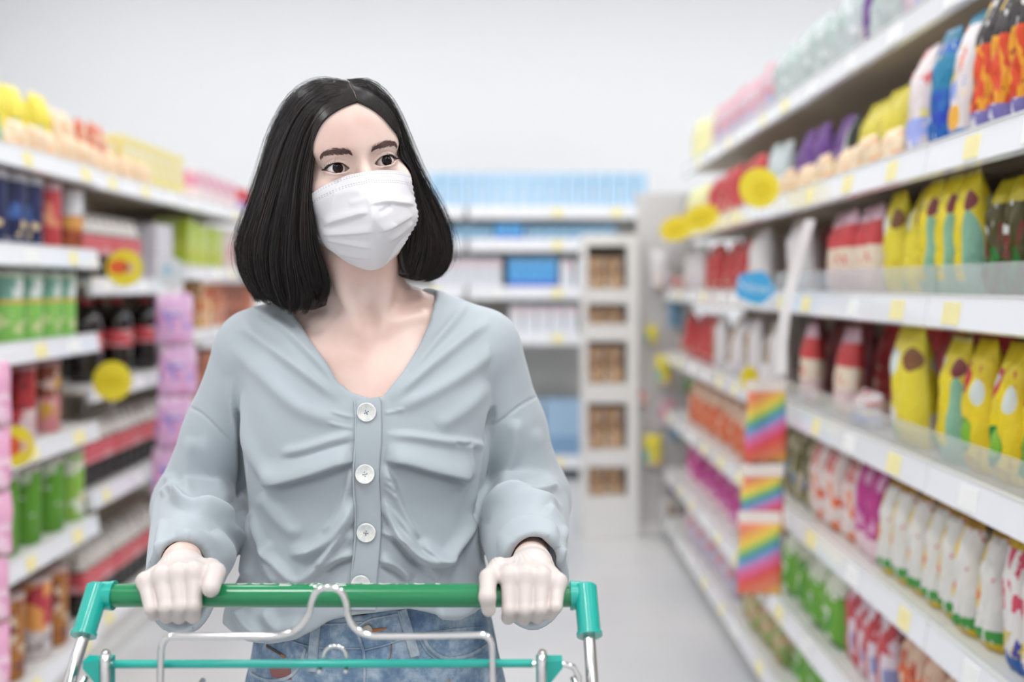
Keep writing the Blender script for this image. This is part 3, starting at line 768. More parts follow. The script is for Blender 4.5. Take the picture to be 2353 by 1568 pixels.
# ---- cola bottles
cola = M('cola_liquid', '#120c0b', 0.08, coat=0.6)
cola_label = printmat('print_cola_label', '#d9565c', noise=[(0.1, 0.9, 5, 0.6, '#f2d9da')], rough=0.4)
cola_cap = M('cap_red', '#b5333a', 0.4)
cap_w = M('cap_pale', '#e6e1da', 0.35)
clear_neck = M('bottle_shoulder', '#3a3230', 0.05, coat=1.0)
def bottle_parts(r, h_, cap_mat):
    body = MB().lathe([(r * 0.55, 0), (r * 0.92, 0.006), (r, h_ * 0.06), (r, h_ * 0.30), (r * 0.96, h_ * 0.40), (r * 0.97, h_ * 0.62), (r, h_ * 0.66), (r * 0.92, h_ * 0.75), (r * 0.62, h_ * 0.86), (r * 0.33, h_ * 0.915), (r * 0.30, h_ * 0.935)], 20).data('bottle_body')
    body.materials.append(cola)
    lab = can_data('label', r * 1.012, h_ * 0.27, 20); lab.materials.append(cola_label)
    cap = MB().lathe([(r * 0.36, 0), (r * 0.37, 0.003), (r * 0.37, h_ * 0.055), (r * 0.33, h_ * 0.062)], 16).data('cap'); cap.materials.append(cap_mat)
    return body, lab, cap
big = bottle_parts(0.058, 0.300, cola_cap)
def bottle(label, x, y, z, parts, h_, group):
    e = empty('cola_bottle', (x, y, z + 0.0005), (0, 0, RND.uniform(-0.4, 0.4))); tag(e, label, 'bottle', group)
    obj('bottle_body', parts[0], None, e); obj('label', parts[1], None, e, (0, 0, h_ * 0.36)); obj('cap', parts[2], None, e, (0, 0, h_ * 0.93))
for i, (px_, y) in enumerate(((196, 3.52), (268, 3.78), (330, 4.06))):
    x = -1.535; y = FPX * x / (px_ - 1176.5)
    bottle('%s large cola bottle from the camera on the left cola shelf' % ordn(i), x, y, 1.0, big, 0.300, 'large cola bottles')
for i, y in enumerate((3.60, 3.78, 3.96, 4.14)):
    bottle('%s large cola bottle in the rear row of the left cola shelf' % ordn(i), -1.72, y, 1.0, big, 0.300, 'rear large cola bottles')
small = bottle_parts(0.034, 0.235, cap_w)
wrap_m = printmat('print_wrap', '#dd5f66', bands=[(0.0, 0.25, '#e58a8f')], noise=[(0.0, 1.0, 2.5, 0.58, '#f0b3b5')], rough=0.3)
wrapd = {}
def pack(label, x, y, z, nx, ny, wrap=True):
    """shrink pack of small cola bottles, one thing; bottles are its parts"""
    e = empty('cola_pack', (x, y, z + 0.0005)); tag(e, label, 'bottle pack', 'shrink packs of small cola bottles')
    p = 0.069
    for i in range(nx):
        for j in range(ny):
            l = ((i - (nx - 1) / 2) * p, (j - (ny - 1) / 2) * p, 0)
            b_ = obj('small_bottle', small[0], None, e, l)
            obj('cap', small[2], None, b_, (0, 0, 0.235 * 0.93))
            if nx > 1 and i == 0 or True: obj('painted_highlight', None if False else shoulder, None, b_)
    if (nx, ny) not in wrapd:
        me = box_data('wrap', nx * p + 0.003, ny * p + 0.003, 0.075, 0.012); me.materials.append(wrap_m); wrapd[(nx, ny)] = me
    obj('wrap', wrapd[(nx, ny)], None, e, (0, 0, 0.085))
shoulder = MB().lathe([(0.0345, 0.165), (0.032, 0.178), (0.022, 0.202), (0.012, 0.2165)], 16).data('painted_highlight'); shoulder.materials.append(M('highlight_paint', '#d8d2cb', 0.15, coat=0.5))  # pale shell paints the highlight onto the dark bottle shoulder
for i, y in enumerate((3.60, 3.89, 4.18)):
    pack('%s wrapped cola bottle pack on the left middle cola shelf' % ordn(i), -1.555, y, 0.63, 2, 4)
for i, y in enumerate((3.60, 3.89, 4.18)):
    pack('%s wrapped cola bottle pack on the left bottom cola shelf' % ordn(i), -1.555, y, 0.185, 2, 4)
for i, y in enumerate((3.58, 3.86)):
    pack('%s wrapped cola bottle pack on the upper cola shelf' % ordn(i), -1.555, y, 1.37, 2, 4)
# packs stacked on the bottom shelf
for i, y in enumerate((3.60, 3.89, 4.18)):
    pass
# cartons beside them
left_item('carton', 'box_white', 'white carton beside the cola packs on the upper left shelf', 'carton', 'cartons on the upper left', 335, -1.56, 1.37, (0.2, 0.16, 0.235), False, 0)
left_item('carton', 'box_lime', 'pale lime carton next to the white carton', 'carton', 'cartons on the upper left', 402, -1.57, 1.43, (0.1, 0.16, 0.23), False, 0)
for k, px in enumerate((428, 462, 492)):
    left_item('carton', ('box_lime', 'box_lime', 'box_pale')[k], ('yellow green carton left of the pale cartons on the far left bay', 'yellow green carton touching the pale carton in the far left bay', 'pale carton beside yellow green ones in the far left bay')[k], 'carton', 'far left cartons', px, -1.57, 1.43, (0.2, 0.16, 0.21), False, 0)
for k, px in enumerate((520, 542, 562)):
    left_item('carton', 'box_pale', '%s pink and white carton from the camera beside the hair' % ordn(k), 'carton', 'far left pink cartons', px, -1.57, 1.43, (0.18, 0.16, 0.2), False, 0)
for k, (px, kd, cn) in enumerate(((440, 'box_orange', 'cream'), (470, 'box_terracotta', 'terracotta'), (496, 'box_brown', 'brown'), (520, 'box_brown', 'dark brown'), (545, 'box_terracotta', 'rust'))):
    left_item('carton', kd, '%s carton on the far left middle shelf above the shoulder' % cn, 'carton', 'far left middle cartons', px, -1.57, 1.14, (0.18, 0.15, 0.22), False, 0)
for k, (px, kd, cn) in enumerate(((430, 'box_brown', 'brown'), (455, 'box_terracotta', 'pinkish'), (480, 'box_pale', 'pale'))):
    left_item('carton', kd, '%s carton on the low far left shelf behind the sleeve' % cn, 'carton', 'far left low cartons', px, -1.57, 0.8, (0.16, 0.15, 0.22), False, 0)
# lilac packets hanging between the bays
for i, (px_, y0_, y1_) in enumerate(((400, 668, 790), (408, 785, 908), (402, 895, 1026), (392, 1000, 1144))):
    p = at(px_, y1_, 3.9)
    o = obj('hanging_packet', bagmesh('lilac_hang', 0.15, 0.195, 0.03, i % 3), None, None, p, (0, 0, 0.2))
    tag(o, '%s lilac and pink packet from the top of the left hanging strip' % ordn(i), 'packet', 'lilac hanging packets')
clip_strip('clip_strip', 'white strip behind the lilac hanging packets on the left', (401 - 1176.5) * 3.93 / FPX, 3.93, 1.36, 0.6, M('strip_white', '#f4f1f1', 0.5))
# pink packets at the left edge
for i, (py1, px_) in enumerate(((975, -22), (1125, -24), (1275, -20), (1425, -26), (1580, -26))):
    p = at(px_, py1, 2.45)
    o = obj('hanging_packet', bagmesh('pink_hang', 0.1, 0.155, 0.04, i % 3), None, None, p, (0, 0, 0.15))
    tag(o, '%s pale pink packet from the top at the left frame edge' % ordn(i), 'packet', 'pink hanging packets')

# ================================================================== REAR SHELF GOODS
def rear_row(kind, desc, px0, px1, n, z, dims, Y=BY + 0.1, name='carton', cat='carton', shelf=''):
    for k in range(n):
        px = px0 + (px1 - px0) * (k / max(1, n - 1))
        kk = (kind, dims, 'box')
        if kk not in MESH:
            me = box_data(name, *dims); me.materials.append(PM[kind]); MESH[kk] = me
        o = obj(name, MESH[kk], None, None, ((px - 1176.5) * Y / FPX, Y, z + 0.0005))
        tag(o, '%s %s from the left on the rear %s shelf' % (ordn(k), desc, shelf), cat, '%s goods on the rear %s shelf' % (kind.replace('_', ' '), shelf))
rear_row('blue_pale', 'pale blue pack', 1000, 1470, 16, 1.893, (0.088, 0.14, 0.24), shelf='top')
rear_row('blue_teal', 'teal blue box', 1000, 1118, 5, 1.667, (0.085, 0.14, 0.1), shelf='second')
rear_row('blue_strong', 'bright blue box', 1152, 1185, 2, 1.667, (0.095, 0.14, 0.11), shelf='second')
rear_row('blue_teal', 'slate blue box', 1220, 1400, 7, 1.667, (0.09, 0.14, 0.1), shelf='second right')
rear_row('grey_white', 'pale grey and pink pack', 1010, 1140, 6, 1.335, (0.07, 0.14, 0.2), shelf='third')
rear_row('blue_strong', 'strong blue pack', 1178, 1268, 5, 1.335, (0.064, 0.14, 0.2), shelf='third middle')
rear_row('grey_white', 'white pack', 1300, 1400, 4, 1.335, (0.08, 0.14, 0.19), shelf='third right')
rear_row('grey_white', 'white tub', 1185, 1310, 5, 1.02, (0.085, 0.14, 0.18), shelf='fourth')
rear_row('crate_blue', 'large pale blue crate', 1200, 1295, 2, 0.16, (0.28, 0.3, 0.38), Y=BY + 0.2, name='crate', cat='crate', shelf='bottom')

# narrow white side rack standing in front of the rear shelves
e = empty('side_rack', (0.525, 5.3, 0)); tag(e, 'narrow white rack with five compartments of brown goods', 'rack')
W2 = 0.135
for sx in (-1, 1):
    MB().box(sx * W2 - (0.012 if sx < 0 else 0.045), sx * W2 + (0.012 if sx < 0 else 0.012), 0, 0.25, 0, 1.62).build('side_panel', steel, e)
MB().box(-W2, W2, 0.25, 0.26, 0, 1.62).build('back_panel', M('rack_back', '#b9ab9c', 0.6), e)
for (z0, z1) in ((0.0, 0.22), (0.38, 0.47), (0.72, 0.82), (1.05, 1.14), (1.25, 1.33), (1.56, 1.62)):
    MB().box(-W2 + 0.0125, W2 - 0.0455, 0.002, 0.249, z0, z1).build('shelf', steel, e)
for k, (z, h_) in enumerate(((0.22, 0.15), (0.47, 0.22), (0.82, 0.2), (1.14, 0.09), (1.33, 0.17))):
    for q in range(2):
        kk = ('brown_goods', k)
        if kk not in MESH:
            me = box_data('carton', 0.09, 0.1, h_); me.materials.append(PM['brown_goods']); MESH[kk] = me
        o = obj('carton', MESH[kk], None, None, (0.525 - 0.075 + q * 0.1, 5.3 + 0.1 + 0.02 * q, z + 0.0005))
        tag(o, '%s brown carton in the %s compartment from the floor of the side rack' % (('left', 'right')[q], ordn(k)), 'carton', 'brown cartons in the side rack')
# ================================================================== SHOPPING CART
def catmull(pts, n=8, closed=False):
    P_ = [np.array(p, dtype=float) for p in pts]
    out = []
    m = len(P_)
    for i in range(m - 1):
        p0 = P_[max(i - 1, 0)]; p1 = P_[i]; p2 = P_[i + 1]; p3 = P_[min(i + 2, m - 1)]
        for k in range(n):
            t = k / n
            out.append(0.5 * ((2 * p1) + (-p0 + p2) * t + (2 * p0 - 5 * p1 + 4 * p2 - p3) * t * t + (-p0 + 3 * p1 - 3 * p2 + p3) * t ** 3))
    out.append(P_[-1])
    return out
def rounded(pts, r, n=6):
    """polyline with corners rounded by radius-like distance r"""
    P_ = [Vector(p) for p in pts]; out = [P_[0]]
    for i in range(1, len(P_) - 1):
        a = (P_[i - 1] - P_[i]); b_ = (P_[i + 1] - P_[i])
        ra = min(r, a.length * 0.49); rb_ = min(r, b_.length * 0.49)
        A = P_[i] + a.normalized() * ra; B_ = P_[i] + b_.normalized() * rb_
        for k in range(n + 1):
            t = k / n
            out.append(A * (1 - t) ** 2 + P_[i] * 2 * t * (1 - t) + B_ * t * t)
    out.append(P_[-1])
    return out

HY = 1.05                                        # depth of the push handle
HZ = 1.35 - (1369 - 655) * HY / FPX
chrome = M('cart_chrome', '#d9d7d6', 0.16, metal=1.0)
def handle_green():
    m = M('handle_green', '#15824f', 0.28, coat=0.3)
    nt = m.node_tree; b = nt.nodes['Principled BSDF']
    tc = nt.nodes.new('ShaderNodeTexCoord'); n = nt.nodes.new('ShaderNodeTexNoise'); n.inputs['Scale'].default_value = 160; n.inputs['Detail'].default_value = 4
    nt.links.new(tc.outputs['Object'], n.inputs['Vector'])
    r = nt.nodes.new('ShaderNodeMapRange'); r.inputs[1].default_value = 0.35; r.inputs[2].default_value = 0.7; r.inputs[3].default_value = 0.24; r.inputs[4].default_value = 0.30
    nt.links.new(n.outputs['Fac'], r.inputs[0])
    b.inputs['Roughness'].default_value = 0.24
    return m
hg = handle_green()
teal = M('cart_teal_plastic', '#14ab9e', 0.25, coat=0.3)
teal_in = M('cart_teal_inner', '#0c7d73', 0.4)
cart = empty('shopping_cart', ((280 + 1250) / 2 * 0 - 0.18, 0.72, 0))
tag(cart, 'supermarket shopping cart with green push handle and chrome wire frame', 'shopping cart')
CO = Vector((-0.18, 0.72, 0))
def cb(mb, name, mat, parent=None):
    o = mb.build(name, mat, parent or cart)
    if parent is None: o.location = -CO
    return o
xl = (262 - 1176.5) * HY / FPX; xr = (1309 - 1176.5) * HY / FPX
bar = cb(MB().tube([(xl - 0.02, HY, HZ), (xr + 0.015, HY, HZ)], 0.0120, 32), 'handle_bar', hg)
# lettering printed on top of the bar, readable from the pusher's side
cu = bpy.data.curves.new('lettering', 'FONT'); cu.body = 'ขอบคุณที่ใช้บริการ'; cu.size = 0.026; cu.align_x = 'CENTER'
to = bpy.data.objects.new('lettering', cu); COL.objects.link(to)
me0 = to.to_mesh().copy(); to.to_mesh_clear(); bpy.data.objects.remove(to); bpy.data.curves.remove(cu)
xs = [v.co.x for v in me0.vertices]
if xs:
    wd = max(xs) - min(xs); sx = 0.216 / wd
    ytop = max(v.co.y for v in me0.vertices)
    for v in me0.vertices:
        x = -0.183 - v.co.x * sx
        a = math.radians(56) + (ytop - v.co.y) * 0.8 / 0.0122      # angle from the camera-facing side over the top
        v.co = (x, HY - 0.0124 * math.cos(a), HZ + 0.0124 * math.sin(a))
    o = obj('lettering', me0, M('print_white', '#e9f4ec', 0.5), cart); o.location = -CO
# corner brackets
def bracket(sx, x_in, x_out, pts_v):
    b0 = cb(MB().tube([(x_in, HY, HZ), (x_out, HY, HZ)], 0.0146, 28), 'corner_bracket', teal)
    MB().tube([(x_in - sx * 0.0004, HY, HZ), (x_in + sx * 0.003, HY, HZ)], 0.0152, 28).build('collar', teal, b0)
    V = [Vector(p) for p in pts_v]
    MB().tube([V[0] + (V[0] - V[1]).normalized() * 0.002] + V, [0.010, 0.0122, 0.0118], 20).build('sleeve', teal, b0)
    d = (V[1] - V[0]).normalized()
    MB().tube([V[1] - d * 0.003, V[1] + d * 0.0005], 0.0132, 20).build('rim', teal, b0)
    return b0
dz = Vector((0, -0.62, -0.78))
pL = Vector(((226 - 1176.5) * HY / FPX, HY, HZ + 0.009)); pR = Vector(((1345 - 1176.5) * HY / FPX, HY, HZ + 0.009))
def upright_pts(p, out):
    return [p, p + Vector((out * 0.006, -0.030, -0.043))]
bracket(-1, xl, pL.x + 0.004, [pL, pL + Vector((-0.002, -0.032, -0.040))])
bracket(1, xr + 0.001, pR.x - 0.004, [pR, pR + Vector((0.002, -0.032, -0.040))])
def frame_side(p, s):
    a = p + Vector((s * 0.0015, -0.028, -0.036))
    pts = [a, a + Vector((s * 0.001, -0.055, -0.075)), a + Vector((0, -0.11, -0.25)), (a.x, 0.78, 0.42), (a.x - s * 0.02, 0.55, 0.30), (a.x - s * 0.06, 0.15, 0.26)]
    return cb(MB().tube(catmull(pts, 8), 0.0062, 16), 'side_tube', chrome)
frame_side(pL, -1); frame_side(pR, 1)
# child-flap wire with the loop over the handle
W1 = 0.972
def A1(px, py, Y=W1): return at(px, py, Y)
left = rounded([A1(366, 1640), A1(371, 1462), A1(560, 1463)], 0.015)
loop = catmull([A1(560, 1463), A1(640, 1462), A1(683, 1446), A1(708, 1415), A1(716, 1385), A1(728, 1360), A1(755, 1350), A1(783, 1360), A1(796, 1387), A1(800, 1415), A1(815, 1443), A1(845, 1460), A1(890, 1463), A1(1000, 1462)], 6)
right = rounded([A1(1000, 1462), A1(1131, 1459), A1(1134, 1640)], 0.013)
cb(MB().tube([tuple(p) for p in left] + [tuple(p) for p in loop[1:-1]] + [tuple(p) for p in right], 0.0033, 14), 'flap_wire', chrome)
# teal cross bar with its chrome core
TY = 0.985
cb(MB().tube([A1(262, 1527, TY), A1(1224, 1525, TY)], 0.0040, 16), 'cross_bar', teal)
cb(MB().tube([A1(222, 1527, TY), A1(1296, 1527, TY), A1(1318, 1534, TY), A1(1330, 1556, TY), A1(1331, 1600, TY)], 0.0030, 14), 'cross_bar_core', chrome)
# chrome hoops and clips at both ends
for px_, s in ((243, -1), (1246, 1)):
    hoop = catmull([A1(px_ - 2, 1660, TY - 0.028), A1(px_ - 1, 1580, TY - 0.024), A1(px_ - 1, 1520, TY - 0.02), A1(px_, 1503, TY - 0.008), A1(px_ + s * 3, 1512, TY + 0.01), A1(px_ + s * 3, 1560, TY + 0.018), A1(px_ + s * 3, 1640, TY + 0.02)], 6)
    cb(MB().tube([tuple(p) for p in hoop], 0.0044, 14), 'hoop', chrome)
    x0, z0 = A1(px_ + s * 8, 1514, TY)[0], A1(0, 1514, TY)[2]
    if s > 0:
        poly = [(x0, z0), (x0 + 0.0165, z0), (x0 + 0.0165, z0 - 0.007), (x0 + 0.002, z0 - 0.025), (x0, z0 - 0.025)]
    else:
        poly = [(x0, z0), (x0 - 0.0165, z0), (x0 - 0.0165, z0 - 0.007), (x0 - 0.002, z0 - 0.025), (x0, z0 - 0.025)]
    cb(MB().prism(poly, TY - 0.007, TY + 0.009, 'y'), 'wire_clip', teal)
    xa = A1(px_ - s * 9, 1512, TY)[0]
    cb(MB().box(xa - 0.0022, xa + 0.0022, TY - 0.008, TY + 0.009, z0 - 0.03, z0 + 0.001, 0.0008), 'clip_plate', teal)
# small ring above the cross bar and its two pins
ring = [A1(742, 1516, TY + 0.004), A1(747, 1498, TY + 0.004), A1(758, 1488, TY + 0.004), A1(771, 1485, TY + 0.004), A1(784, 1489, TY + 0.004), A1(793, 1499, TY + 0.004), A1(797, 1516, TY + 0.004)]
cb(MB().tube([tuple(p) for p in catmull(ring, 5)], 0.0019, 12), 'ring', chrome)
for px_ in (736, 796):
    a = Vector(A1(px_, 1539, TY)); cb(MB().lathe([(0.0005, -0.006), (0.002, -0.0058), (0.0024, -0.004), (0.0024, 0.006)], 14, tuple(a), 'y'), 'pin', chrome)
for px_, py_ in ((1029, 1570), (462, 1570)):
    a = Vector(A1(px_, py_, TY)); cb(MB().lathe([(0.0005, -0.006), (0.0024, -0.005), (0.0028, 0.006)], 12, tuple(a), 'y'), 'pin', chrome)
# lower side hooks
for px_, s in ((188, 1), (1326, -1)):
    p = [A1(px_ + s * 8, 1556, 0.99), A1(px_, 1575, 0.985), A1(px_ - s * 2, 1620, 0.97)]
    cb(MB().tube(p, 0.004, 12), 'hook', chrome)
# wire basket (below the picture) with chassis and castors
bx0, bx1 = -0.40, 0.04
bk = MB()
rim = [(bx0, 0.97, 0.90), (bx1, 0.97, 0.90), (bx1 - 0.04, 0.22, 0.80), (bx0 + 0.04, 0.22, 0.80)]
bk.tube(rim, 0.004, 8, closed=True)
bot = [(bx0 + 0.04, 0.90, 0.52), (bx1 - 0.04, 0.90, 0.52), (bx1 - 0.08, 0.30, 0.48), (bx0 + 0.08, 0.30, 0.48)]
bk.tube(bot, 0.003, 8, closed=True)
for i in range(4):
    for k in range(1, 10):
        f = k / 10
        a = Vector(rim[i]).lerp(Vector(rim[(i + 1) % 4]), f); b_ = Vector(bot[i]).lerp(Vector(bot[(i + 1) % 4]), f)
        bk.tube([a, b_], 0.0016, 6)
for k in range(1, 10):
    f = k / 10
    bk.tube([Vector(bot[0]).lerp(Vector(bot[3]), f), Vector(bot[1]).lerp(Vector(bot[2]), f)], 0.0016, 6)
cb(bk, 'wire_basket', chrome)
ch = MB()
for x in (bx0 + 0.03, bx1 - 0.03):
    ch.tube(catmull([(x, 0.88, 0.50), (x, 0.93, 0.30), (x, 0.85, 0.14), (x, 0.25, 0.13)], 6), 0.009, 10)
ch.tube([(bx0 + 0.03, 0.25, 0.13), (bx1 - 0.03, 0.25, 0.13)], 0.009, 10)
cb(ch, 'chassis', chrome)
for x in (bx0 + 0.03, bx1 - 0.03):
    for y in (0.28, 0.86):
        cb(MB().lathe([(0.01, -0.012), (0.055, -0.012), (0.0595, -0.006), (0.0595, 0.006), (0.055, 0.012), (0.01, 0.012)], 24, (x, y, 0.0602), 'x'), 'castor_wheel', M('castor_rubber', '#3a3d3e', 0.6))
        cb(MB().box(x - 0.018, x - 0.014, y - 0.015, y + 0.015, 0.05, 0.13).box(x + 0.014, x + 0.018, y - 0.015, y + 0.015, 0.05, 0.13).box(x - 0.018, x + 0.018, y - 0.015, y + 0.015, 0.125, 0.132), 'castor_fork', chrome)
# ================================================================== PERSON : implicit-surface toolkit
f4 = np.float32
def np_mesh(name, V, Q, smooth=True, uv=None):
    """mesh from numpy arrays; Q is (n,4) or (n,3)"""
    V = np.asarray(V, dtype=f4); Q = np.asarray(Q, dtype=np.int32)
    me = bpy.data.meshes.new(name)
    me.vertices.add(len(V)); me.vertices.foreach_set('co', V.ravel())
    k = Q.shape[1]
    me.loops.add(Q.size); me.loops.foreach_set('vertex_index', Q.ravel())
    me.polygons.add(len(Q))
    me.polygons.foreach_set('loop_start', np.arange(0, Q.size, k, dtype=np.int32))
    try: me.polygons.foreach_set('loop_total', np.full(len(Q), k, dtype=np.int32))
    except Exception: pass
    if smooth: me.polygons.foreach_set('use_smooth', np.ones(len(Q), dtype=bool))
    if uv is not None:
        ul = me.uv_layers.new(name='UVMap'); ul.data.foreach_set('uv', np.asarray(uv, dtype=f4)[Q.ravel()].ravel())
    me.update(calc_edges=True); me.validate()
    return me
def smin(a, b, k):
    h = np.clip(0.5 + 0.5 * (b - a) / k, 0, 1)
    return b + (a - b) * h - k * h * (1 - h)
def smax(a, b, k): return -smin(-a, -b, k)
def cone(p, a, b, r0, r1):
    a = np.array(a, dtype=f4); b = np.array(b, dtype=f4); ab = b - a
    t = np.clip(((p - a) @ ab) / max(float(ab @ ab), 1e-12), 0, 1)
    q = p - a; q -= t[:, None] * ab
    return np.sqrt(np.einsum('ij,ij->i', q, q)) - (r0 + (r1 - r0) * t)
def ell(p, c, r):
    r = np.array(r, dtype=f4); q = (p - np.array(c, dtype=f4)) / r
    q2 = q / r; k0 = np.sqrt(np.einsum('ij,ij->i', q, q)); k1 = np.sqrt(np.einsum('ij,ij->i', q2, q2))
    return k0 * (k0 - 1) / np.maximum(k1, 1e-6)
def chain(p, pts, rs, k=0.0):
    d = None
    for i in range(len(pts) - 1):
        c = cone(p, pts[i], pts[i + 1], rs[i], rs[i + 1])
        d = c if d is None else (smin(d, c, k) if k else np.minimum(d, c))
    return d
def smooth_interp(x, xs, ys):
    """monotone-ish cubic through (xs, ys)"""
    xs = np.asarray(xs, dtype=f4); ys = np.asarray(ys, dtype=f4); m = np.gradient(ys, xs)
    i = np.clip(np.searchsorted(xs, x) - 1, 0, len(xs) - 2); h = xs[i + 1] - xs[i]; t = np.clip((x - xs[i]) / h, 0, 1)
    t2, t3 = t * t, t * t * t
    return ((2 * t3 - 3 * t2 + 1) * ys[i] + (t3 - 2 * t2 + t) * h * m[i] + (3 * t2 - 2 * t3) * ys[i + 1] + (t3 - t2) * h * m[i + 1]).astype(f4)
def stack(p, tab, cx):
    """stacked ellipses: rows of (z, half width, half depth, centre y, exponent)"""
    tab = np.array(tab, dtype=f4); z = p[:, 2]
    a, b, cy, ex = (smooth_interp(z, tab[:, 0], tab[:, i]) for i in (1, 2, 3, 4))
    cxv = np.interp(z, cx[0], cx[1]).astype(f4) if hasattr(cx, '__len__') else cx
    u = np.abs((p[:, 0] - cxv) / a); v = np.abs((p[:, 1] - cy) / b)
    rho = (u ** ex + v ** ex) ** (1 / ex)
    d = (rho - 1) * np.minimum(a, b) * 0.95
    return np.maximum(d, np.maximum(z - tab[-1, 0], tab[0, 0] - z))
def topx(p):
    """picture column and row of world points, for laying seams and folds out"""
    return 1176.5 + FPX * p[:, 0] / p[:, 1], 655 - FPX * (p[:, 2] - 1.35) / p[:, 1]
def poly_sd(x, y, poly):
    poly = np.array(poly, dtype=f4); n = len(poly)
    d = np.full(x.shape, 1e9, dtype=f4); s = np.zeros(x.shape, dtype=bool)
    for i in range(n):
        ax, ay = poly[i]; bx, by = poly[(i + 1) % n]
        ex, ey = bx - ax, by - ay; wx, wy = x - ax, y - ay
        t = np.clip((wx * ex + wy * ey) / (ex * ex + ey * ey), 0, 1)
        d = np.minimum(d, (wx - ex * t) ** 2 + (wy - ey * t) ** 2)
        c = ((ay <= y) & (by > y)) | ((by <= y) & (ay > y))
        xi = ax + (y - ay) / (by - ay if abs(by - ay) > 1e-6 else 1e-6) * ex
        s ^= c & (x < xi)
    d = np.sqrt(d)
    return np.where(s, -d, d)
def surface_nets(f, lo, hi, h, coarse=4, band=1.6, newton=1):
    lo = np.array(lo, dtype=f4); hi = np.array(hi, dtype=f4)
    nc = np.ceil((hi - lo) / (h * coarse)).astype(int)
    H = h * coarse
    ax = [lo[i] + H * np.arange(nc[i] + 1, dtype=f4) for i in range(3)]
    G = np.stack(np.meshgrid(*ax, indexing='ij'), -1).reshape(-1, 3)
    C = f(G).reshape(nc + 1)
    near = np.abs(C) < band * H
    act = np.zeros(nc, dtype=bool)
    for i in (0, 1):
        for j in (0, 1):
            for k in (0, 1):
                act |= near[i:nc[0] + i, j:nc[1] + j, k:nc[2] + k]
    n = nc * coarse + 1
    D = np.repeat(np.repeat(np.repeat(C[:-1, :-1, :-1], coarse, 0), coarse, 1), coarse, 2)
    D = np.pad(D, ((0, 1),) * 3, mode='edge')
    A = np.repeat(np.repeat(np.repeat(act, coarse, 0), coarse, 1), coarse, 2)
    A2 = np.zeros(n, dtype=bool)
    for i in (0, 1):
        for j in (0, 1):
            for k in (0, 1):
                A2[i:n[0] - 1 + i, j:n[1] - 1 + j, k:n[2] - 1 + k] |= A
    ids = np.argwhere(A2)
    out = np.empty(len(ids), dtype=f4)
    for s in range(0, len(ids), 400000):
        out[s:s + 400000] = f((ids[s:s + 400000] * f4(h)).astype(f4) + lo)
    D[A2] = out
    I = D < 0
    cnt = np.zeros(n - 1, dtype=np.int8)
    for i in (0, 1):
        for j in (0, 1):
            for k in (0, 1):
                cnt += I[i:n[0] - 1 + i, j:n[1] - 1 + j, k:n[2] - 1 + k]
    cells = np.argwhere((cnt > 0) & (cnt < 8))
    acc = np.zeros((len(cells), 3), dtype=f4); num = np.zeros(len(cells), dtype=f4)
    cor = [(i, j, k) for i in (0, 1) for j in (0, 1) for k in (0, 1)]
    val = {c: D[cells[:, 0] + c[0], cells[:, 1] + c[1], cells[:, 2] + c[2]] for c in cor}
    for c in cor:
        for a in range(3):
            if c[a] == 0:
                c2 = list(c); c2[a] = 1; c2 = tuple(c2)
                v0, v1 = val[c], val[c2]
                m = (v0 < 0) != (v1 < 0)
                t = np.where(m, v0 / np.where(m, v0 - v1, 1), 0)
                pt = np.tile(np.array(c, dtype=f4), (len(cells), 1)); pt[:, a] = t
                acc += pt * m[:, None]; num += m
    V = lo + (cells + acc / np.maximum(num, 1)[:, None]) * h
    idx = np.full(n - 1, -1, dtype=np.int32); idx[tuple(cells.T)] = np.arange(len(cells), dtype=np.int32)
    quads = []
    for a in range(3):
        sl0 = [slice(None)] * 3; sl1 = [slice(None)] * 3
        sl0[a] = slice(0, -1); sl1[a] = slice(1, None)
        e0 = I[tuple(sl0)]; e1 = I[tuple(sl1)]
        ed = np.argwhere(e0 != e1)
        b, c = (a + 1) % 3, (a + 2) % 3
        ok = (ed[:, b] > 0) & (ed[:, c] > 0) & (ed[:, b] < n[b] - 1) & (ed[:, c] < n[c] - 1)
        ed = ed[ok]
        ins = e0[tuple(ed.T)]
        def cell(db, dc):
            q = ed.copy(); q[:, b] -= db; q[:, c] -= dc
            return idx[tuple(q.T)]
        q = np.stack([cell(1, 1), cell(0, 1), cell(0, 0), cell(1, 0)], 1)
        q[~ins] = q[~ins][:, ::-1]
        quads.append(q)
    Q = np.concatenate(quads)
    Q = Q[(Q >= 0).all(1)]
    V = V.astype(f4)
    for _ in range(newton):
        g = grad(f, V, h * 0.5); d = f(V)
        V = V - np.clip(d, -h, h)[:, None] * g
    return V, Q
def grad(f, V, e):
    g = np.empty_like(V)
    for a in range(3):
        o = np.zeros(3, dtype=f4); o[a] = e
        g[:, a] = f(V + o) - f(V - o)
    return g / np.maximum(np.linalg.norm(g, axis=1), 1e-9)[:, None]
def vnormals(V, Q):
    n = np.cross(V[Q[:, 2]] - V[Q[:, 0]], V[Q[:, 3]] - V[Q[:, 1]])
    N = np.zeros_like(V)
    for k in range(4):
        for a in range(3): N[:, a] += np.bincount(Q[:, k], n[:, a], len(V))
    return N / np.maximum(np.linalg.norm(N, axis=1), 1e-12)[:, None]
def relax(V, Q, it=1, lam=0.5):
    for _ in range(it):
        S = np.zeros_like(V); c = np.zeros(len(V), dtype=f4)
        for k in range(4):
            a, b = Q[:, k], Q[:, (k + 1) % 4]
            for x in range(3): S[:, x] += np.bincount(a, V[b, x], len(V)) + np.bincount(b, V[a, x], len(V))
            c += np.bincount(a, minlength=len(V)) + np.bincount(b, minlength=len(V))
        V = V + lam * (S / np.maximum(c, 1)[:, None] - V)
    return V
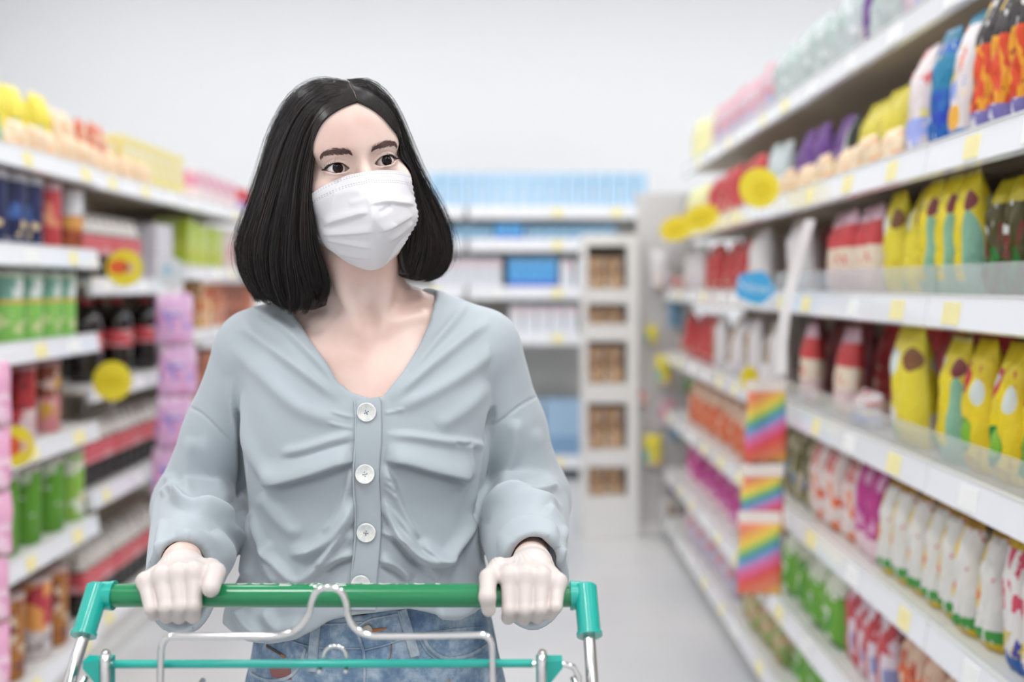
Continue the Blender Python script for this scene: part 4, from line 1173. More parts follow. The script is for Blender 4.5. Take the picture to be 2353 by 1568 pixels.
def fold_field(px, py, folds):
    """sum of fold profiles; fold = (points, w_up, w_down, amplitude); up = left of travel direction"""
    out = np.zeros(px.shape, dtype=f4)
    for (pts, w0, w1, amp) in folds:
        P_ = np.array(catmull(pts, 6), dtype=f4)
        R_ = 3.2 * max(w0, w1)
        m = (px > P_[:, 0].min() - R_) & (px < P_[:, 0].max() + R_) & (py > P_[:, 1].min() - R_) & (py < P_[:, 1].max() + R_)
        if not m.any(): continue
        x, y = px[m], py[m]
        best = np.full(x.shape, 1e9, dtype=f4); sd = np.zeros(x.shape, dtype=f4); tt = np.zeros(x.shape, dtype=f4)
        L = len(P_) - 1
        for i in range(L):
            ax_, ay_ = P_[i]; ex, ey = P_[i + 1] - P_[i]
            l2 = ex * ex + ey * ey + 1e-9
            t = np.clip(((x - ax_) * ex + (y - ay_) * ey) / l2, 0, 1)
            dx, dy = x - ax_ - ex * t, y - ay_ - ey * t
            d = dx * dx + dy * dy
            u = d < best
            best = np.where(u, d, best); sd = np.where(u, np.sign(ex * dy - ey * dx), sd); tt = np.where(u, (i + t) / L, tt)
        d = np.sqrt(best)
        w_ = np.where(sd < 0, w0, w1)
        tap = np.clip(np.minimum(tt / 0.22, (1 - tt) / 0.22), 0, 1); tap = tap * tap * (3 - 2 * tap)
        out[m] += amp * tap * np.exp(-(d / w_) ** 2)
    return out

# ------------------------------------------------------------------ key points (metres)
A3 = lambda px, py, Y: np.array(at(px, py, Y), dtype=f4)
HO = A3(828, 381, 1.235)                                        # midpoint of the eyes
hr = np.array((0.92, 0.34, 0.19)); hr /= np.linalg.norm(hr)     # towards her left
hu = np.array((-0.18, -0.06, 0.98)); hu -= hr * hu.dot(hr); hu /= np.linalg.norm(hu)
hf = np.cross(hr, hu)                                           # the way the face looks
HM = np.stack([hr, hf, hu], 1).astype(f4)                       # local -> world
def H2W(l): return HO + (np.asarray(l, dtype=f4) @ HM.T)
def W2H(p): return (p - HO) @ HM
EYE = [(-0.031, 0.0, 0.0), (0.031, 0.0, 0.0)]
ER = 0.0122
def eye_opening(q, s):
    """almond opening of one eye in head space (a, c): negative inside"""
    a = (q[:, 0] - s * 0.031) * s                     # outwards positive
    c = q[:, 2] - 0.10 * a
    t = np.clip(np.abs(a + 0.0005) / 0.0150, 0, 1.2)
    up = 0.0072 * (1 - t ** 2.2); lo_ = -0.0056 * (1 - t ** 2.4)
    return np.maximum(np.maximum(c - up, lo_ - c) * 0.85, np.abs(a + 0.0005) - 0.0150)
NB = A3(852, 775, 1.355)                                        # base of the neck
SR = A3(1105, 803, 1.36); SL = A3(590, 803, 1.36)
NR = A3(985, 748, 1.36); NL = A3(692, 760, 1.36)
ERr = A3(1205, 1150, 1.40); EL = A3(458, 1165, 1.40)
KR = A3(1226, 1325, 1.15); KL = A3(416, 1335, 1.15)
WR = A3(1222, 1296, 1.135); WL = A3(417, 1294, 1.135)           # wrists
CX = -0.193
def head_sd(p):
    q = W2H(p)
    d = ell(q, (0, -0.078, 0.032), (0.0755, 0.0965, 0.086))
    d = smin(d, ell(q, (0, -0.028, -0.05), (0.060, 0.046, 0.072)), 0.02)
    for s in (-1, 1):
        d = smin(d, cone(q, (s * 0.012, 0.0, -0.100), (s * 0.049, -0.064, -0.058), 0.020, 0.015), 0.02)
        d = smin(d, ell(q, (s * 0.043, -0.018, -0.024), (0.021, 0.022, 0.020)), 0.02)
        d = smin(d, cone(q, (s * 0.010, 0.010, 0.019), (s * 0.042, 0.000, 0.023), 0.010, 0.010), 0.014)
    d = smin(d, ell(q, (0, -0.006, 0.045), (0.050, 0.030, 0.042)), 0.02)
    d = smin(d, cone(q, (0, 0.010, 0.008), (0, 0.034, -0.036), 0.007, 0.010), 0.014)
    d = smin(d, ell(q, (0, 0.03, -0.044), (0.017, 0.014, 0.012)), 0.008)
    d = smin(d, ell(q, (0, 0.008, -0.078), (0.022, 0.016, 0.014)), 0.012)
    for s in (-1, 1):
        # shallow socket towards the nose, lid bulge over the eyeball, almond cut
        d = smax(d, -(ell(q, (s * 0.019, 0.024, 0.003), (0.009, 0.010, 0.011))), 0.010)
        e = np.linalg.norm(q - np.array((s * 0.031, 0, 0), dtype=f4), axis=1)
        d = smin(d, e - (ER + 0.0017), 0.007)
        # crease above the upper lid
        a = (q[:, 0] - s * 0.031) * s; c = q[:, 2] - 0.10 * a
        t = np.clip(np.abs(a) / 0.0165, 0, 1)
        cr = np.exp(-((c - (0.0112 - 0.0070 * t ** 2)) / 0.0011) ** 2) * (1 - t ** 4) * (q[:, 1] > 0)
        d = d + 0.0009 * cr
        bag = np.exp(-((c + 0.0095 - 0.003 * t ** 2) / 0.0016) ** 2) * (1 - t ** 4) * (q[:, 1] > 0)
        d = d + 0.0004 * bag
        cut = np.maximum(eye_opening(q, s), -(q[:, 1] - 0.002))
        d = smax(d, -cut, 0.0012)
    return d
def body_sd(p):
    d = np.full(len(p), 0.5, dtype=f4); hm_ = p[:, 2] > 1.33
    if hm_.any(): d[hm_] = head_sd(p[hm_])
    nk = cone(p, H2W((0, -0.085, -0.055)), NB, 0.052, 0.056)
    d = smin(d, nk, 0.018)
    # sternomastoid cords and wind pipe
    d = smin(d, cone(p, H2W((-0.045, -0.07, -0.07)), A3(825, 752, 1.283), 0.012, 0.009), 0.02)
    d = smin(d, cone(p, H2W((0.045, -0.07, -0.07)), A3(872, 748, 1.283), 0.012, 0.009), 0.02)
    T = [(0.78, .150, .098, 1.34, 2.2), (0.88, .145, .095, 1.34, 2.2), (0.98, .128, .088, 1.335, 2.2), (1.06, .128, .092, 1.332, 2.2), (1.14, .138, .101, 1.332, 2.3), (1.21, .142, .096, 1.338, 2.4), (1.265, .135, .082, 1.345, 2.4), (1.30, .10, .064, 1.352, 2.2), (1.33, .05, .04, 1.36, 2)]
    d = smin(d, stack(p, T, CX), 0.03)
    for N_, S_, E_, W_ in ((NR, SR, ERr, WR), (NL, SL, EL, WL)):
        d = smin(d, cone(p, N_ - (0, 0, 0.004), S_ - (0, 0, 0.004), 0.040, 0.044), 0.03)
        d = smin(d, cone(p, NB + (np.sign(S_[0] - CX) * 0.02, 0.012, 0.03), N_ + (0, 0.01, 0), 0.036, 0.036), 0.03)
        d = smin(d, cone(p, S_ - (0, 0, 0.004), E_, 0.044, 0.036), 0.012)
        d = smin(d, cone(p, E_, W_, 0.034, 0.0205), 0.008)
        d = smin(d, cone(p, W_, np.array(((W_[0] / W_[1]) * 1.084, 1.084, 1.0355), dtype=f4), 0.0207, 0.0170), 0.008)
        # collar bones
        s = np.sign(S_[0] - CX)
        d = smin(d, cone(p, A3(851 + s * 18, 752, 1.281), A3(851 + s * 120, 728 if s > 0 else 742, 1.309), 0.006, 0.006), 0.016)
    # hollow between the collar bones
    d = smax(d, -(np.linalg.norm(p - A3(851, 738, 1.262), axis=1) - 0.011), 0.016)
    return d

skin = M('skin', '#e6c2b3', 0.42, sss=0.18)
def skin_nodes(m):
    nt = m.node_tree; b = nt.nodes['Principled BSDF']
    tc = nt.nodes.new('ShaderNodeTexCoord'); n = nt.nodes.new('ShaderNodeTexNoise'); n.inputs['Scale'].default_value = 14; n.inputs['Detail'].default_value = 4
    nt.links.new(tc.outputs['Object'], n.inputs['Vector'])
    r = nt.nodes.new('ShaderNodeValToRGB')
    r.color_ramp.elements[0].position = 0.3; r.color_ramp.elements[0].color = lin('#e3bfb1')
    r.color_ramp.elements[1].position = 0.72; r.color_ramp.elements[1].color = lin('#f0d8ce')
    nt.links.new(n.outputs['Fac'], r.inputs[0]); nt.links.new(r.outputs[0], b.inputs['Base Color'])
    n2 = nt.nodes.new('ShaderNodeTexNoise'); n2.inputs['Scale'].default_value = 900; n2.inputs['Detail'].default_value = 3
    nt.links.new(tc.outputs['Object'], n2.inputs['Vector'])
    bp = nt.nodes.new('ShaderNodeBump'); bp.inputs['Strength'].default_value = 0.08; bp.inputs['Distance'].default_value = 0.001
    nt.links.new(n2.outputs['Fac'], bp.inputs['Height']); nt.links.new(bp.outputs[0], b.inputs['Normal'])
skin_nodes(skin)

V, Q = surface_nets(body_sd, (-0.53, 1.08, 0.80), (0.13, 1.50, 1.63), 0.0028, newton=1)
# finer mesh over the visible face
me = np_mesh('person', V, Q)
bm = bmesh.new(); bm.from_mesh(me)
co = V; q = W2H(co); facem = (q[:, 1] > -0.03) & (q[:, 2] > -0.02) & (q[:, 2] < 0.05) & (np.abs(q[:, 0]) < 0.062)
ed = [e for e in bm.edges if facem[e.verts[0].index] and facem[e.verts[1].index]]
bmesh.ops.subdivide_edges(bm, edges=ed, cuts=2, use_grid_fill=True)
bm.to_mesh(me); bm.free()
nv = len(me.vertices); co = np.empty(nv * 3, dtype=f4); me.vertices.foreach_get('co', co); co = co.reshape(-1, 3)
q = W2H(co); fm = (q[:, 1] > -0.035) & (q[:, 2] > -0.03) & (q[:, 2] < 0.06) & (np.abs(q[:, 0]) < 0.068)
for _ in range(4):
    P0 = co[fm]; d = body_sd(P0); g = grad(body_sd, P0, 0.0004)
    co[fm] = P0 - np.clip(d, -0.0015, 0.0015)[:, None] * g * 0.9
me.vertices.foreach_set('co', co.ravel()); me.polygons.foreach_set('use_smooth', np.ones(len(me.polygons), dtype=bool)); me.update()
person = obj('person', me, skin)
tag(person, 'person in pale sage blouse, white face mask and gloves pushing the cart', 'person')

# ------------------------------------------------------------------ eyes, lashes, brows
def eye_mat():
    m = M('eyeball', '#efe9e6', 0.06, coat=0.0, spec=0.22)
    nt = m.node_tree; b = nt.nodes['Principled BSDF']
    tc = nt.nodes.new('ShaderNodeTexCoord')
    sep = nt.nodes.new('ShaderNodeSeparateXYZ'); nt.links.new(tc.outputs['Object'], sep.inputs[0])
    x2 = nt.nodes.new('ShaderNodeMath'); x2.operation = 'POWER'; x2.inputs[1].default_value = 2; nt.links.new(sep.outputs[0], x2.inputs[0])
    z2 = nt.nodes.new('ShaderNodeMath'); z2.operation = 'POWER'; z2.inputs[1].default_value = 2; nt.links.new(sep.outputs[2], z2.inputs[0])
    ad = nt.nodes.new('ShaderNodeMath'); ad.operation = 'ADD'; nt.links.new(x2.outputs[0], ad.inputs[0]); nt.links.new(z2.outputs[0], ad.inputs[1])
    sq = nt.nodes.new('ShaderNodeMath'); sq.operation = 'SQRT'; nt.links.new(ad.outputs[0], sq.inputs[0])
    mr = nt.nodes.new('ShaderNodeMapRange'); mr.inputs[2].default_value = 0.0122; nt.links.new(sq.outputs[0], mr.inputs[0])
    r = nt.nodes.new('ShaderNodeValToRGB'); cr = r.color_ramp
    cols = [(0.0, '#050404'), (0.20, '#080606'), (0.25, '#1d1411'), (0.43, '#2a1d18'), (0.515, '#120d0b'), (0.55, '#a89d9b'), (0.60, '#e6dfdd'), (1.0, '#dccdc9')]
    while len(cr.elements) < len(cols): cr.elements.new(0.5)
    for e_, (p_, c_) in zip(cr.elements, cols): e_.position = p_; e_.color = lin(c_)
    nt.links.new(mr.outputs[0], r.inputs[0]); nt.links.new(r.outputs[0], b.inputs['Base Color'])
    return m
em = eye_mat()
gz = H2W((0.08, 1.0, 0.05)) - HO; gz = Vector(gz).normalized()
grot = Vector((0, -1, 0)).rotation_difference(gz).to_euler()
prof = [(0.00005, -ER - 0.0003)]
for k in range(1, 33):
    a = PI * k / 32; prof.append((max(ER * math.sin(a), 0.00005), -ER * math.cos(a) - (0.0006 * max(0, 1 - (a / 0.5) ** 2))))
eyed = MB().lathe(prof, 40, axis='y').data('eye'); eyed.materials.append(em)
for s, E_ in zip((-1, 1), EYE):
    obj('eye', eyed, None, person, tuple(H2W(E_)), grot)
lash_m = M('lash_black', '#140e0d', 0.6)
def on_face(l, lift):
    """push head-space points onto the face surface, then lift them along the normal"""
    p = H2W(l).astype(f4)
    for _ in range(5):
        g = grad(head_sd, p, 0.0005); p = p - (head_sd(p))[:, None] * g * 0.9
    return p + grad(head_sd, p, 0.0005) * lift
for s in (-1, 1):
    n = 34; a = np.linspace(-0.0150, 0.0182, n)
    t = np.clip(np.abs(a + 0.0005) / 0.0150, 0, 1.0)
    c = 0.0072 * (1 - t ** 2.2) + 0.10 * a + 0.0003
    wing = np.clip((a - 0.0135) / 0.004, 0, 1); c = c - wing * 0.0006
    l = np.stack([s * (0.031 + a), np.full(n, 0.0128), c], 1)
    l[:, 1] = np.sqrt(np.maximum((ER + 0.0013) ** 2 - a ** 2 - c ** 2, 0.00002)) 
    P_ = H2W(l)
    rr = 0.00045 + 0.00115 * np.clip((a + 0.016) / 0.02, 0, 1) * np.clip((0.0190 - a) / 0.006, 0.12, 1)
    mb = MB(); mb.tube([tuple(x) for x in P_], list(rr), 8)
    rl = random.Random(5)
    for k in range(26):
        f = rl.uniform(0.25, 1.0); i = min(int(f * (n - 1)), n - 2)
        b0 = P_[i]; out = np.array((s * (0.0012 + 0.0035 * (f - 0.35)), 0.0042, 0.0034 + rl.uniform(-.0006, .0008)))
        tip = b0 + out @ HM.T; mid = b0 + (out * np.array((0.5, 0.6, 0.2))) @ HM.T
        mb.tube([tuple(b0), tuple(mid), tuple(tip)], [0.00022, 0.00016, 0.00004], 4, cap=False)
    mb.build('eyelashes', lash_m, person)
    # thin line of the lower lid
    a2 = np.linspace(-0.0135, 0.0150, 20); t2 = np.clip(np.abs(a2 + 0.0005) / 0.0150, 0, 1.0)
    c2 = -0.0056 * (1 - t2 ** 2.4) + 0.10 * a2 - 0.0002
    y2 = np.sqrt(np.maximum((ER + 0.0008) ** 2 - a2 ** 2 - c2 ** 2, 0.00002))
    P2 = H2W(np.stack([s * (0.031 + a2), y2, c2], 1))
    MB().tube([tuple(x) for x in P2], [0.00012 + 0.0003 * i / 19 for i in range(20)], 6).build('lower_lash_line', M('lash_brown', '#6b4438', 0.6), person)
    # eyebrow: many short hairs laid on the skin over a soft base
    bx = np.array([-0.0200, -0.009, 0.006, 0.019, 0.0315]); bz = np.array([0.0140, 0.0168, 0.0182, 0.0152, 0.0072]) + 0.0015
    bw = np.array([0.0034, 0.0042, 0.0040, 0.0028, 0.0006])
    mb = MB(); rb_ = random.Random(9 + s)
    L0 = []; L1 = []
    for k in range(620):
        u = rb_.uniform(-0.0200, 0.0305); zc = np.interp(u, bx, bz); wv = np.interp(u, bx, bw)
        v = max(-1.25, min(1.25, rb_.gauss(0, 0.55))) * wv
        ln = rb_.uniform(0.0035, 0.006); sl = (np.interp(u + 0.004, bx, bz) - zc) / 0.004
        up_ = 0.55 * max(0, (0.004 - u) / 0.02)
        L0.append((s * (0.031 + u), 0.02, zc + v)); L1.append((s * (0.031 + min(u + ln, 0.0325)), 0.02, zc + v * 0.7 + sl * ln + up_ * ln))
    p0 = on_face(np.array(L0), 0.0003); p1 = on_face(np.array(L1), 0.0004); pm = on_face((np.array(L0) + np.array(L1)) / 2, 0.0006)
    for a_, m_, b_ in zip(p0, pm, p1):
        mb.tube([tuple(a_), tuple(m_), tuple(b_)], [0.00022, 0.0002, 0.00005], 4, cap=False)
    mb.build('eyebrow', M('brow_brown', '#5f4641', 0.8), person)
# ================================================================== BLOUSE
def hem_py(px):
    return np.interp(px, [500, 530, 570, 620, 680, 720, 760, 800, 860, 900, 940, 980, 1030, 1075, 1110, 1150],
                         [1425, 1450, 1476, 1480, 1470, 1450, 1425, 1416, 1408, 1402, 1400, 1408, 1420, 1416, 1398, 1380]).astype(f4)
VNECK = [(655, 560), (655, 690), (685, 738), (725, 805), (770, 872), (808, 902), (848, 915), (880, 912), (925, 855), (965, 790), (988, 740), (1000, 690), (1006, 640), (1010, 560)]
def cuff_frame(E_, K_):
    d = K_ - E_; return d / np.linalg.norm(d)
def blouse_base(p):
    T = [(0.86, .120, .095, 1.335, 2.2), (0.90, .150, .112, 1.335, 2.2), (0.935, .166, .120, 1.335, 2.2), (0.985, .160, .118, 1.335, 2.2), (1.06, .156, .111, 1.335, 2.2),
         (1.15, .165, .116, 1.335, 2.3), (1.21, .166, .108, 1.338, 2.4), (1.27, .150, .090, 1.345, 2.4), (1.31, .105, .066, 1.352, 2.2), (1.335, .05, .045, 1.36, 2)]
    d = stack(p, T, ((0.86, 0.95, 1.05, 1.2, 1.3), (-0.196, -0.198, -0.194, -0.193, -0.193)))
    d = smin(d, ell(p, A3(590, 1425, 1.285), (0.040, 0.060, 0.036)), 0.03)
    for s, N_, S_, E_, K_ in ((1, NR, SR, ERr, KR), (-1, NL, SL, EL, KL)):
        d = smin(d, cone(p, N_, S_, 0.050, 0.055), 0.03)
        up = smin(cone(p, S_, (S_ + E_) / 2 + (s * 0.004, 0, 0), 0.055, 0.051), cone(p, (S_ + E_) / 2 + (s * 0.004, 0, 0), E_, 0.051, 0.063), 0.02)
        d = smin(d, up, 0.007)
        # fore-sleeve: widens under the arm, open cuff
        dr = cuff_frame(E_, K_)
        q = p - E_; t = np.clip(q @ dr / np.linalg.norm(K_ - E_), 0, 1)
        c = E_ + t[:, None] * (K_ - E_)
        c = c + np.stack([-s * 0.008 * (1 - t), 0 * t, -0.007 * t], 1).astype(f4)
        rad = np.stack([p[:, 0] - c[:, 0], (p[:, 1] - c[:, 1]), p[:, 2] - c[:, 2]], 1)
        rx = 0.071 - 0.030 * t; rz = 0.062 - 0.001 * t
        al = q @ dr - t * np.linalg.norm(K_ - E_)
        rad = rad - al[:, None] * dr
        e = np.sqrt((rad[:, 0] / rx) ** 2 + ((rad[:, 2]) / rz) ** 2 + (rad[:, 1] / rx) ** 2)
        fs = np.maximum((e - 1) * np.minimum(rx, rz), np.where(t > 0.5, q @ dr - np.linalg.norm(K_ - E_), -(q @ dr) - 0.03))
        fs = smin(fs, np.linalg.norm(p - E_, axis=1) - 0.061, 0.012)
        d = smin(d, fs, 0.010)
    return d
def blouse_sd(p):
    d = blouse_base(p)
    px, py = topx(p)
    torso = (np.abs(p[:, 0] - CX) < 0.185) & (p[:, 2] < 0.97)
    d = np.where(torso & (p[:, 1] > 1.19), np.maximum(d, (py - hem_py(px)) * 0.00054), d)
    # neck opening
    nk = np.maximum(poly_sd(px, py, VNECK) * 0.00056, p[:, 1] - 1.355)
    nk = np.minimum(nk, np.maximum(np.linalg.norm(p - (NB + np.array((0.004, 0.012, 0.03), dtype=f4)), axis=1) - 0.075, p[:, 1] - 1.42))
    d = smax(d, -nk, 0.002)
    # open cuffs
    for E_, K_ in ((ERr, KR), (EL, KL)):
        dr = cuff_frame(E_, K_)
        q = p - (K_ - np.array((0, 0, 0.007), dtype=f4)); al = q @ dr; rad = q - al[:, None] * dr
        e = np.sqrt((rad[:, 0] / 0.0318) ** 2 + ((rad[:, 2]) / 0.0545) ** 2 + (rad[:, 1] / 0.0318) ** 2)
        d = np.maximum(d, -np.maximum((e - 1) * 0.03, -(al + 0.045)))
    return d
V, Q = surface_nets(blouse_sd, (-0.545, 1.10, 0.875), (0.125, 1.50, 1.40), 0.0022, newton=0)
V = relax(V, Q, 3, 0.5)
N = vnormals(V, Q)
px, py = topx(V)
# folds: (points, width above, width below, height in metres); "above" = left of the direction of travel
FT = [  # torso
    # bust tucks, left then right: a band that overhangs the cloth below
    ([(598, 1112), (650, 1106), (720, 1086), (780, 1066), (818, 1058)], 34, 4, 0.0105),
    ([(640, 1042), (700, 1030), (760, 1012), (818, 998)], 10, 12, 0.0035),
    ([(882, 1058), (930, 1062), (990, 1078), (1045, 1092), (1085, 1105)], 34, 4, 0.0105),
    ([(882, 998), (950, 1002), (1020, 1012), (1080, 1018), (1118, 1024)], 8, 12, 0.004),
    ([(1078, 1020), (1082, 1060), (1084, 1104)], 4, 6, 0.002),
    # swags on the left
    ([(806, 1068), (795, 1130), (775, 1185), (740, 1225)], 14, 5, 0.0045),
    ([(818, 1138), (800, 1185), (765, 1235), (715, 1268), (660, 1276)], 9, 16, 0.009),
    ([(818, 1165), (795, 1220), (760, 1275), (715, 1325), (670, 1345)], 7, 15, 0.008),
    ([(575, 1165), (600, 1250), (650, 1310), (690, 1345)], 10, 16, 0.006),
    ([(600, 1130), (640, 1190), (690, 1235)], 16, 18, 0.004),
    ([(820, 1274), (780, 1284), (745, 1305), (700, 1340)], 6, 14, 0.0065),
    ([(818, 1218), (770, 1262), (735, 1305)], 14, 14, 0.005),
    # swags on the right
    ([(884, 1066), (905, 1120), (935, 1190), (965, 1240)], 6, 16, 0.0055),
    ([(878, 1140), (905, 1175), (940, 1225), (965, 1262)], 5, 10, 0.004),
    ([(876, 1145), (905, 1210), (950, 1270), (1010, 1292), (1055, 1280)], 10, 9, 0.009),
    ([(960, 1240), (990, 1270), (1025, 1283), (1062, 1240), (1090, 1190)], 14, 9, 0.008),
    ([(872, 1222), (920, 1240), (960, 1285), (1010, 1335)], 16, 5, 0.0085),
    ([(870, 1288), (910, 1300), (945, 1335)], 14, 4, 0.006),
    ([(1090, 1180), (1085, 1250), (1105, 1320)], 14, 10, 0.005),
    # long soft folds from the shoulders to the placket
    ([(545, 745), (610, 790), (690, 850), (790, 925)], 18, 12, 0.0042),
    ([(560, 705), (640, 745), (710, 810), (780, 885)], 14, 10, 0.0036),
    ([(530, 790), (600, 860), (690, 940), (800, 975)], 22, 18, 0.0036),
    ([(1130, 735), (1060, 785), (980, 850), (895, 925)], 12, 16, 0.0042),
    ([(1150, 790), (1080, 850), (990, 905), (900, 945)], 16, 18, 0.0038),
    ([(1080, 690), (1040, 740), (990, 800), (940, 860)], 10, 12, 0.003),
    ([(1130, 880), (1070, 940), (1000, 985)], 18, 18, 0.003),
    ([(520, 860), (545, 960), (590, 1060), (640, 1105)], 18, 16, 0.005),
    ([(1120, 1010), (1105, 1090), (1095, 1170)], 8, 12, 0.004),
    # gathers beside the placket
    ([(886, 1090), (900, 1096), (915, 1106)], 3, 4, 0.0016), ([(884, 1104), (898, 1112), (912, 1124)], 3, 4, 0.0016), ([(884, 1120), (898, 1130), (914, 1144)], 3, 4, 0.0016),
    ([(884, 950), (905, 946), (930, 940)], 3, 4, 0.0014), ([(816, 960), (790, 955), (760, 946)], 3, 4, 0.0014), ([(816, 985), (785, 980), (750, 972)], 3, 4, 0.0014),
    # hem
    ([(540, 1400), (565, 1440), (610, 1470)], 12, 10, 0.006), ([(600, 1400), (640, 1440), (700, 1430)], 14, 16, 0.006), ([(1000, 1408), (1050, 1412), (1100, 1392)], 14, 8, 0.005),
    ([(565, 1175), (560, 1260), (570, 1340)], 12, 14, 0.006), ([(620, 1240), (615, 1300), (640, 1345)], 10, 12, 0.004),
]
FT += [  # valleys: shadow lines under the tucks and along the swags
    ([(604, 1121), (655, 1115), (725, 1095), (785, 1075), (818, 1066)], 4, 9, -0.0045),
    ([(884, 1066), (930, 1071), (990, 1088), (1045, 1102), (1085, 1114)], 4, 9, -0.0045),
    ([(812, 1195), (785, 1250), (745, 1300), (700, 1338)], 5, 6, -0.0045),
    ([(818, 1286), (780, 1297), (750, 1318)], 4, 7, -0.0035),
    ([(880, 1175), (905, 1235), (950, 1290), (1005, 1312)], 6, 6, -0.0040),
    ([(872, 1302), (905, 1316), (935, 1340)], 4, 6, -0.0035),
    ([(640, 1056), (700, 1045), (765, 1026), (818, 1014)], 5, 6, -0.0016),
    ([(1040, 1016), (1065, 1022), (1085, 1016)], 4, 5, -0.002),
    ([(575, 1180), (588, 1240), (630, 1310)], 6, 8, -0.003),
    ([(1062, 1270), (1085, 1215), (1098, 1165)], 6, 6, -0.003),
]
ARM = [([(546, 930), (553, 1000), (557, 1080), (548, 1150)], 6, 6, -0.010), ([(1134, 930), (1122, 1000), (1108, 1090), (1097, 1180)], 6, 6, -0.010)]
FS = [  # sleeves
    ([(388, 1140), (430, 1165), (480, 1185), (540, 1205)], 12, 7, 0.009),
    ([(372, 1142), (395, 1128), (425, 1165)], 8, 6, 0.006),
    ([(440, 1175), (490, 1190), (545, 1235), (562, 1262)], 10, 7, 0.007),
    ([(440, 1000), (428, 1080), (432, 1155)], 14, 14, 0.0028),
    ([(455, 1000), (495, 1090), (530, 1160)], 18, 16, 0.0028),
    ([(400, 1230), (450, 1235), (500, 1260), (530, 1310)], 16, 16, 0.005),
    ([(385, 1085), (400, 1125), (420, 1150)], 12, 12, 0.0022),
    ([(375, 1190), (365, 1250), (362, 1310)], 8, 8, 0.004),
    ([(490, 1215), (520, 1270), (530, 1330)], 10, 12, 0.005),
    # right sleeve
    ([(1105, 1195), (1140, 1160), (1190, 1145), (1240, 1152), (1295, 1170)], 7, 14, 0.009),
    ([(1130, 1175), (1190, 1142), (1245, 1135), (1280, 1120)], 10, 5, 0.007),
    ([(1150, 1290), (1165, 1230), (1210, 1200), (1260, 1215), (1285, 1260)], 10, 16, 0.006),
    ([(1250, 1170), (1285, 1200), (1300, 1250)], 8, 10, 0.005),
    ([(1232, 980), (1252, 1070), (1290, 1140)], 15, 15, 0.0028),
    ([(1185, 960), (1180, 1040), (1150, 1130)], 16, 16, 0.004),
    ([(1290, 1210), (1292, 1260), (1285, 1310)], 8, 8, 0.004),
    # seam lines where the dropped sleeve is set in
    ([(428, 932), (465, 952), (500, 985), (540, 1028)], 2.5, 2.5, -0.0016),
    ([(1247, 905), (1200, 930), (1160, 960), (1120, 988)], 2.5, 2.5, -0.0016),
]
view = np.array((0, 0, 1.35), dtype=f4) - V; view /= np.linalg.norm(view, axis=1)[:, None]
front = np.clip((N * view).sum(1) * 3.5, 0, 1)
sleeve = (V[:, 0] < CX - 0.150) | (V[:, 0] > CX + 0.150)
# torso or sleeve: whichever primitive is nearer
tmask = np.clip((0.165 - np.abs(V[:, 0] - CX)) / 0.02, 0, 1)
tmask = np.where((px > 550) & (px < 1122), 1.0, tmask)
disp = fold_field(px, py, FT) * np.where((px > 530) & (px < 1125), 1.0, 0.35)
disp = disp + fold_field(px, py, FS) * np.where((px < 565) | (px > 1098), 1.0, 0.0)
disp = disp + fold_field(px, py, ARM)
V2 = V + (1.6 * disp * front)[:, None] * N
# faint cloth waviness
V2 = V2 + (0.0007 * np.sin(V[:, 0] * 60 + V[:, 2] * 45) * np.sin(V[:, 2] * 38 - V[:, 0] * 25))[:, None] * N
V2 = relax(V2, Q, 1, 0.2)
blouse_m = M('blouse_crepe', '#adb6bc', 0.62, sheen=0.25, bump=(1400, 0.12, 0.001))
blouse = obj('blouse', np_mesh('blouse', V2, Q), blouse_m, person)
blouse['label'] = 'pale sage green gathered blouse with a V neck'
from mathutils.bvhtree import BVHTree
def bvh_of(V, Q): return BVHTree.FromPolygons([tuple(v) for v in V], [tuple(q) for q in Q])
CAMO = Vector((0, 0, 1.35))
def hit(bv, px, py, default=1.23):
    d = Vector(((px - 1176.5) / FPX, 1.0, -(py - 655) / FPX)).normalized()
    h, n, i, t = bv.ray_cast(CAMO, d)
    return (h if h else CAMO + d * (default / d.y)), d
def ribbon(bv, line, half, lift, thick=0.0012, sub=6, smooth=3, name='seam', mat=None, parent=None, wfun=None):
    """strip of cloth lying on a surface, along a line of picture points; half = half width in metres"""
    P_ = [hit(bv, x, y)[0] for x, y in (catmull(line, sub) if len(line) > 2 else [np.array(line[0]) * (1 - t) + np.array(line[1]) * t for t in np.linspace(0, 1, sub * 2)])]
    A = np.array([tuple(v) for v in P_])
    for _ in range(smooth):
        B = A.copy(); B[1:-1, 1] = np.minimum(A[1:-1, 1], (A[:-2, 1] + A[2:, 1]) / 2 * 0.5 + A[1:-1, 1] * 0.5); A = B
    W_ = []; F = []
    n = len(A)
    for i in range(n):
        t = A[min(i + 1, n - 1)] - A[max(i - 1, 0)]; t /= np.linalg.norm(t) + 1e-9
        nrm = np.array((0, -1.0, 0.0)); side = np.cross(t, nrm); side /= np.linalg.norm(side) + 1e-9
        hw_ = half if wfun is None else half * wfun(i / (n - 1))
        for s_, l_ in ((-1, lift), (-0.93, lift + thick), (0.93, lift + thick), (1, lift)):
            W_.append(A[i] + side * hw_ * s_ + nrm * l_)
    for i in range(n - 1):
        for k in range(3):
            a = i * 4 + k; F.append((a, a + 1, a + 5, a + 4))
    mb = MB(); mb.add(W_, F, True)
    mb.F.append((0, 3, 2, 1)); mb.S.append(False); a = (n - 1) * 4; mb.F.append((a, a + 1, a + 2, a + 3)); mb.S.append(False)
    return mb.build(name, mat, parent)
bvB = bvh_of(V2, Q)
PLK = [(843, 917), (846, 950), (846, 1010), (842, 1060), (841, 1110), (845, 1170), (845, 1230), (840, 1290), (835, 1350), (834, 1400)]
ribbon(bvB, PLK, 0.0165, 0.0015, 0.0016, smooth=14, name='placket', mat=blouse_m, parent=blouse)
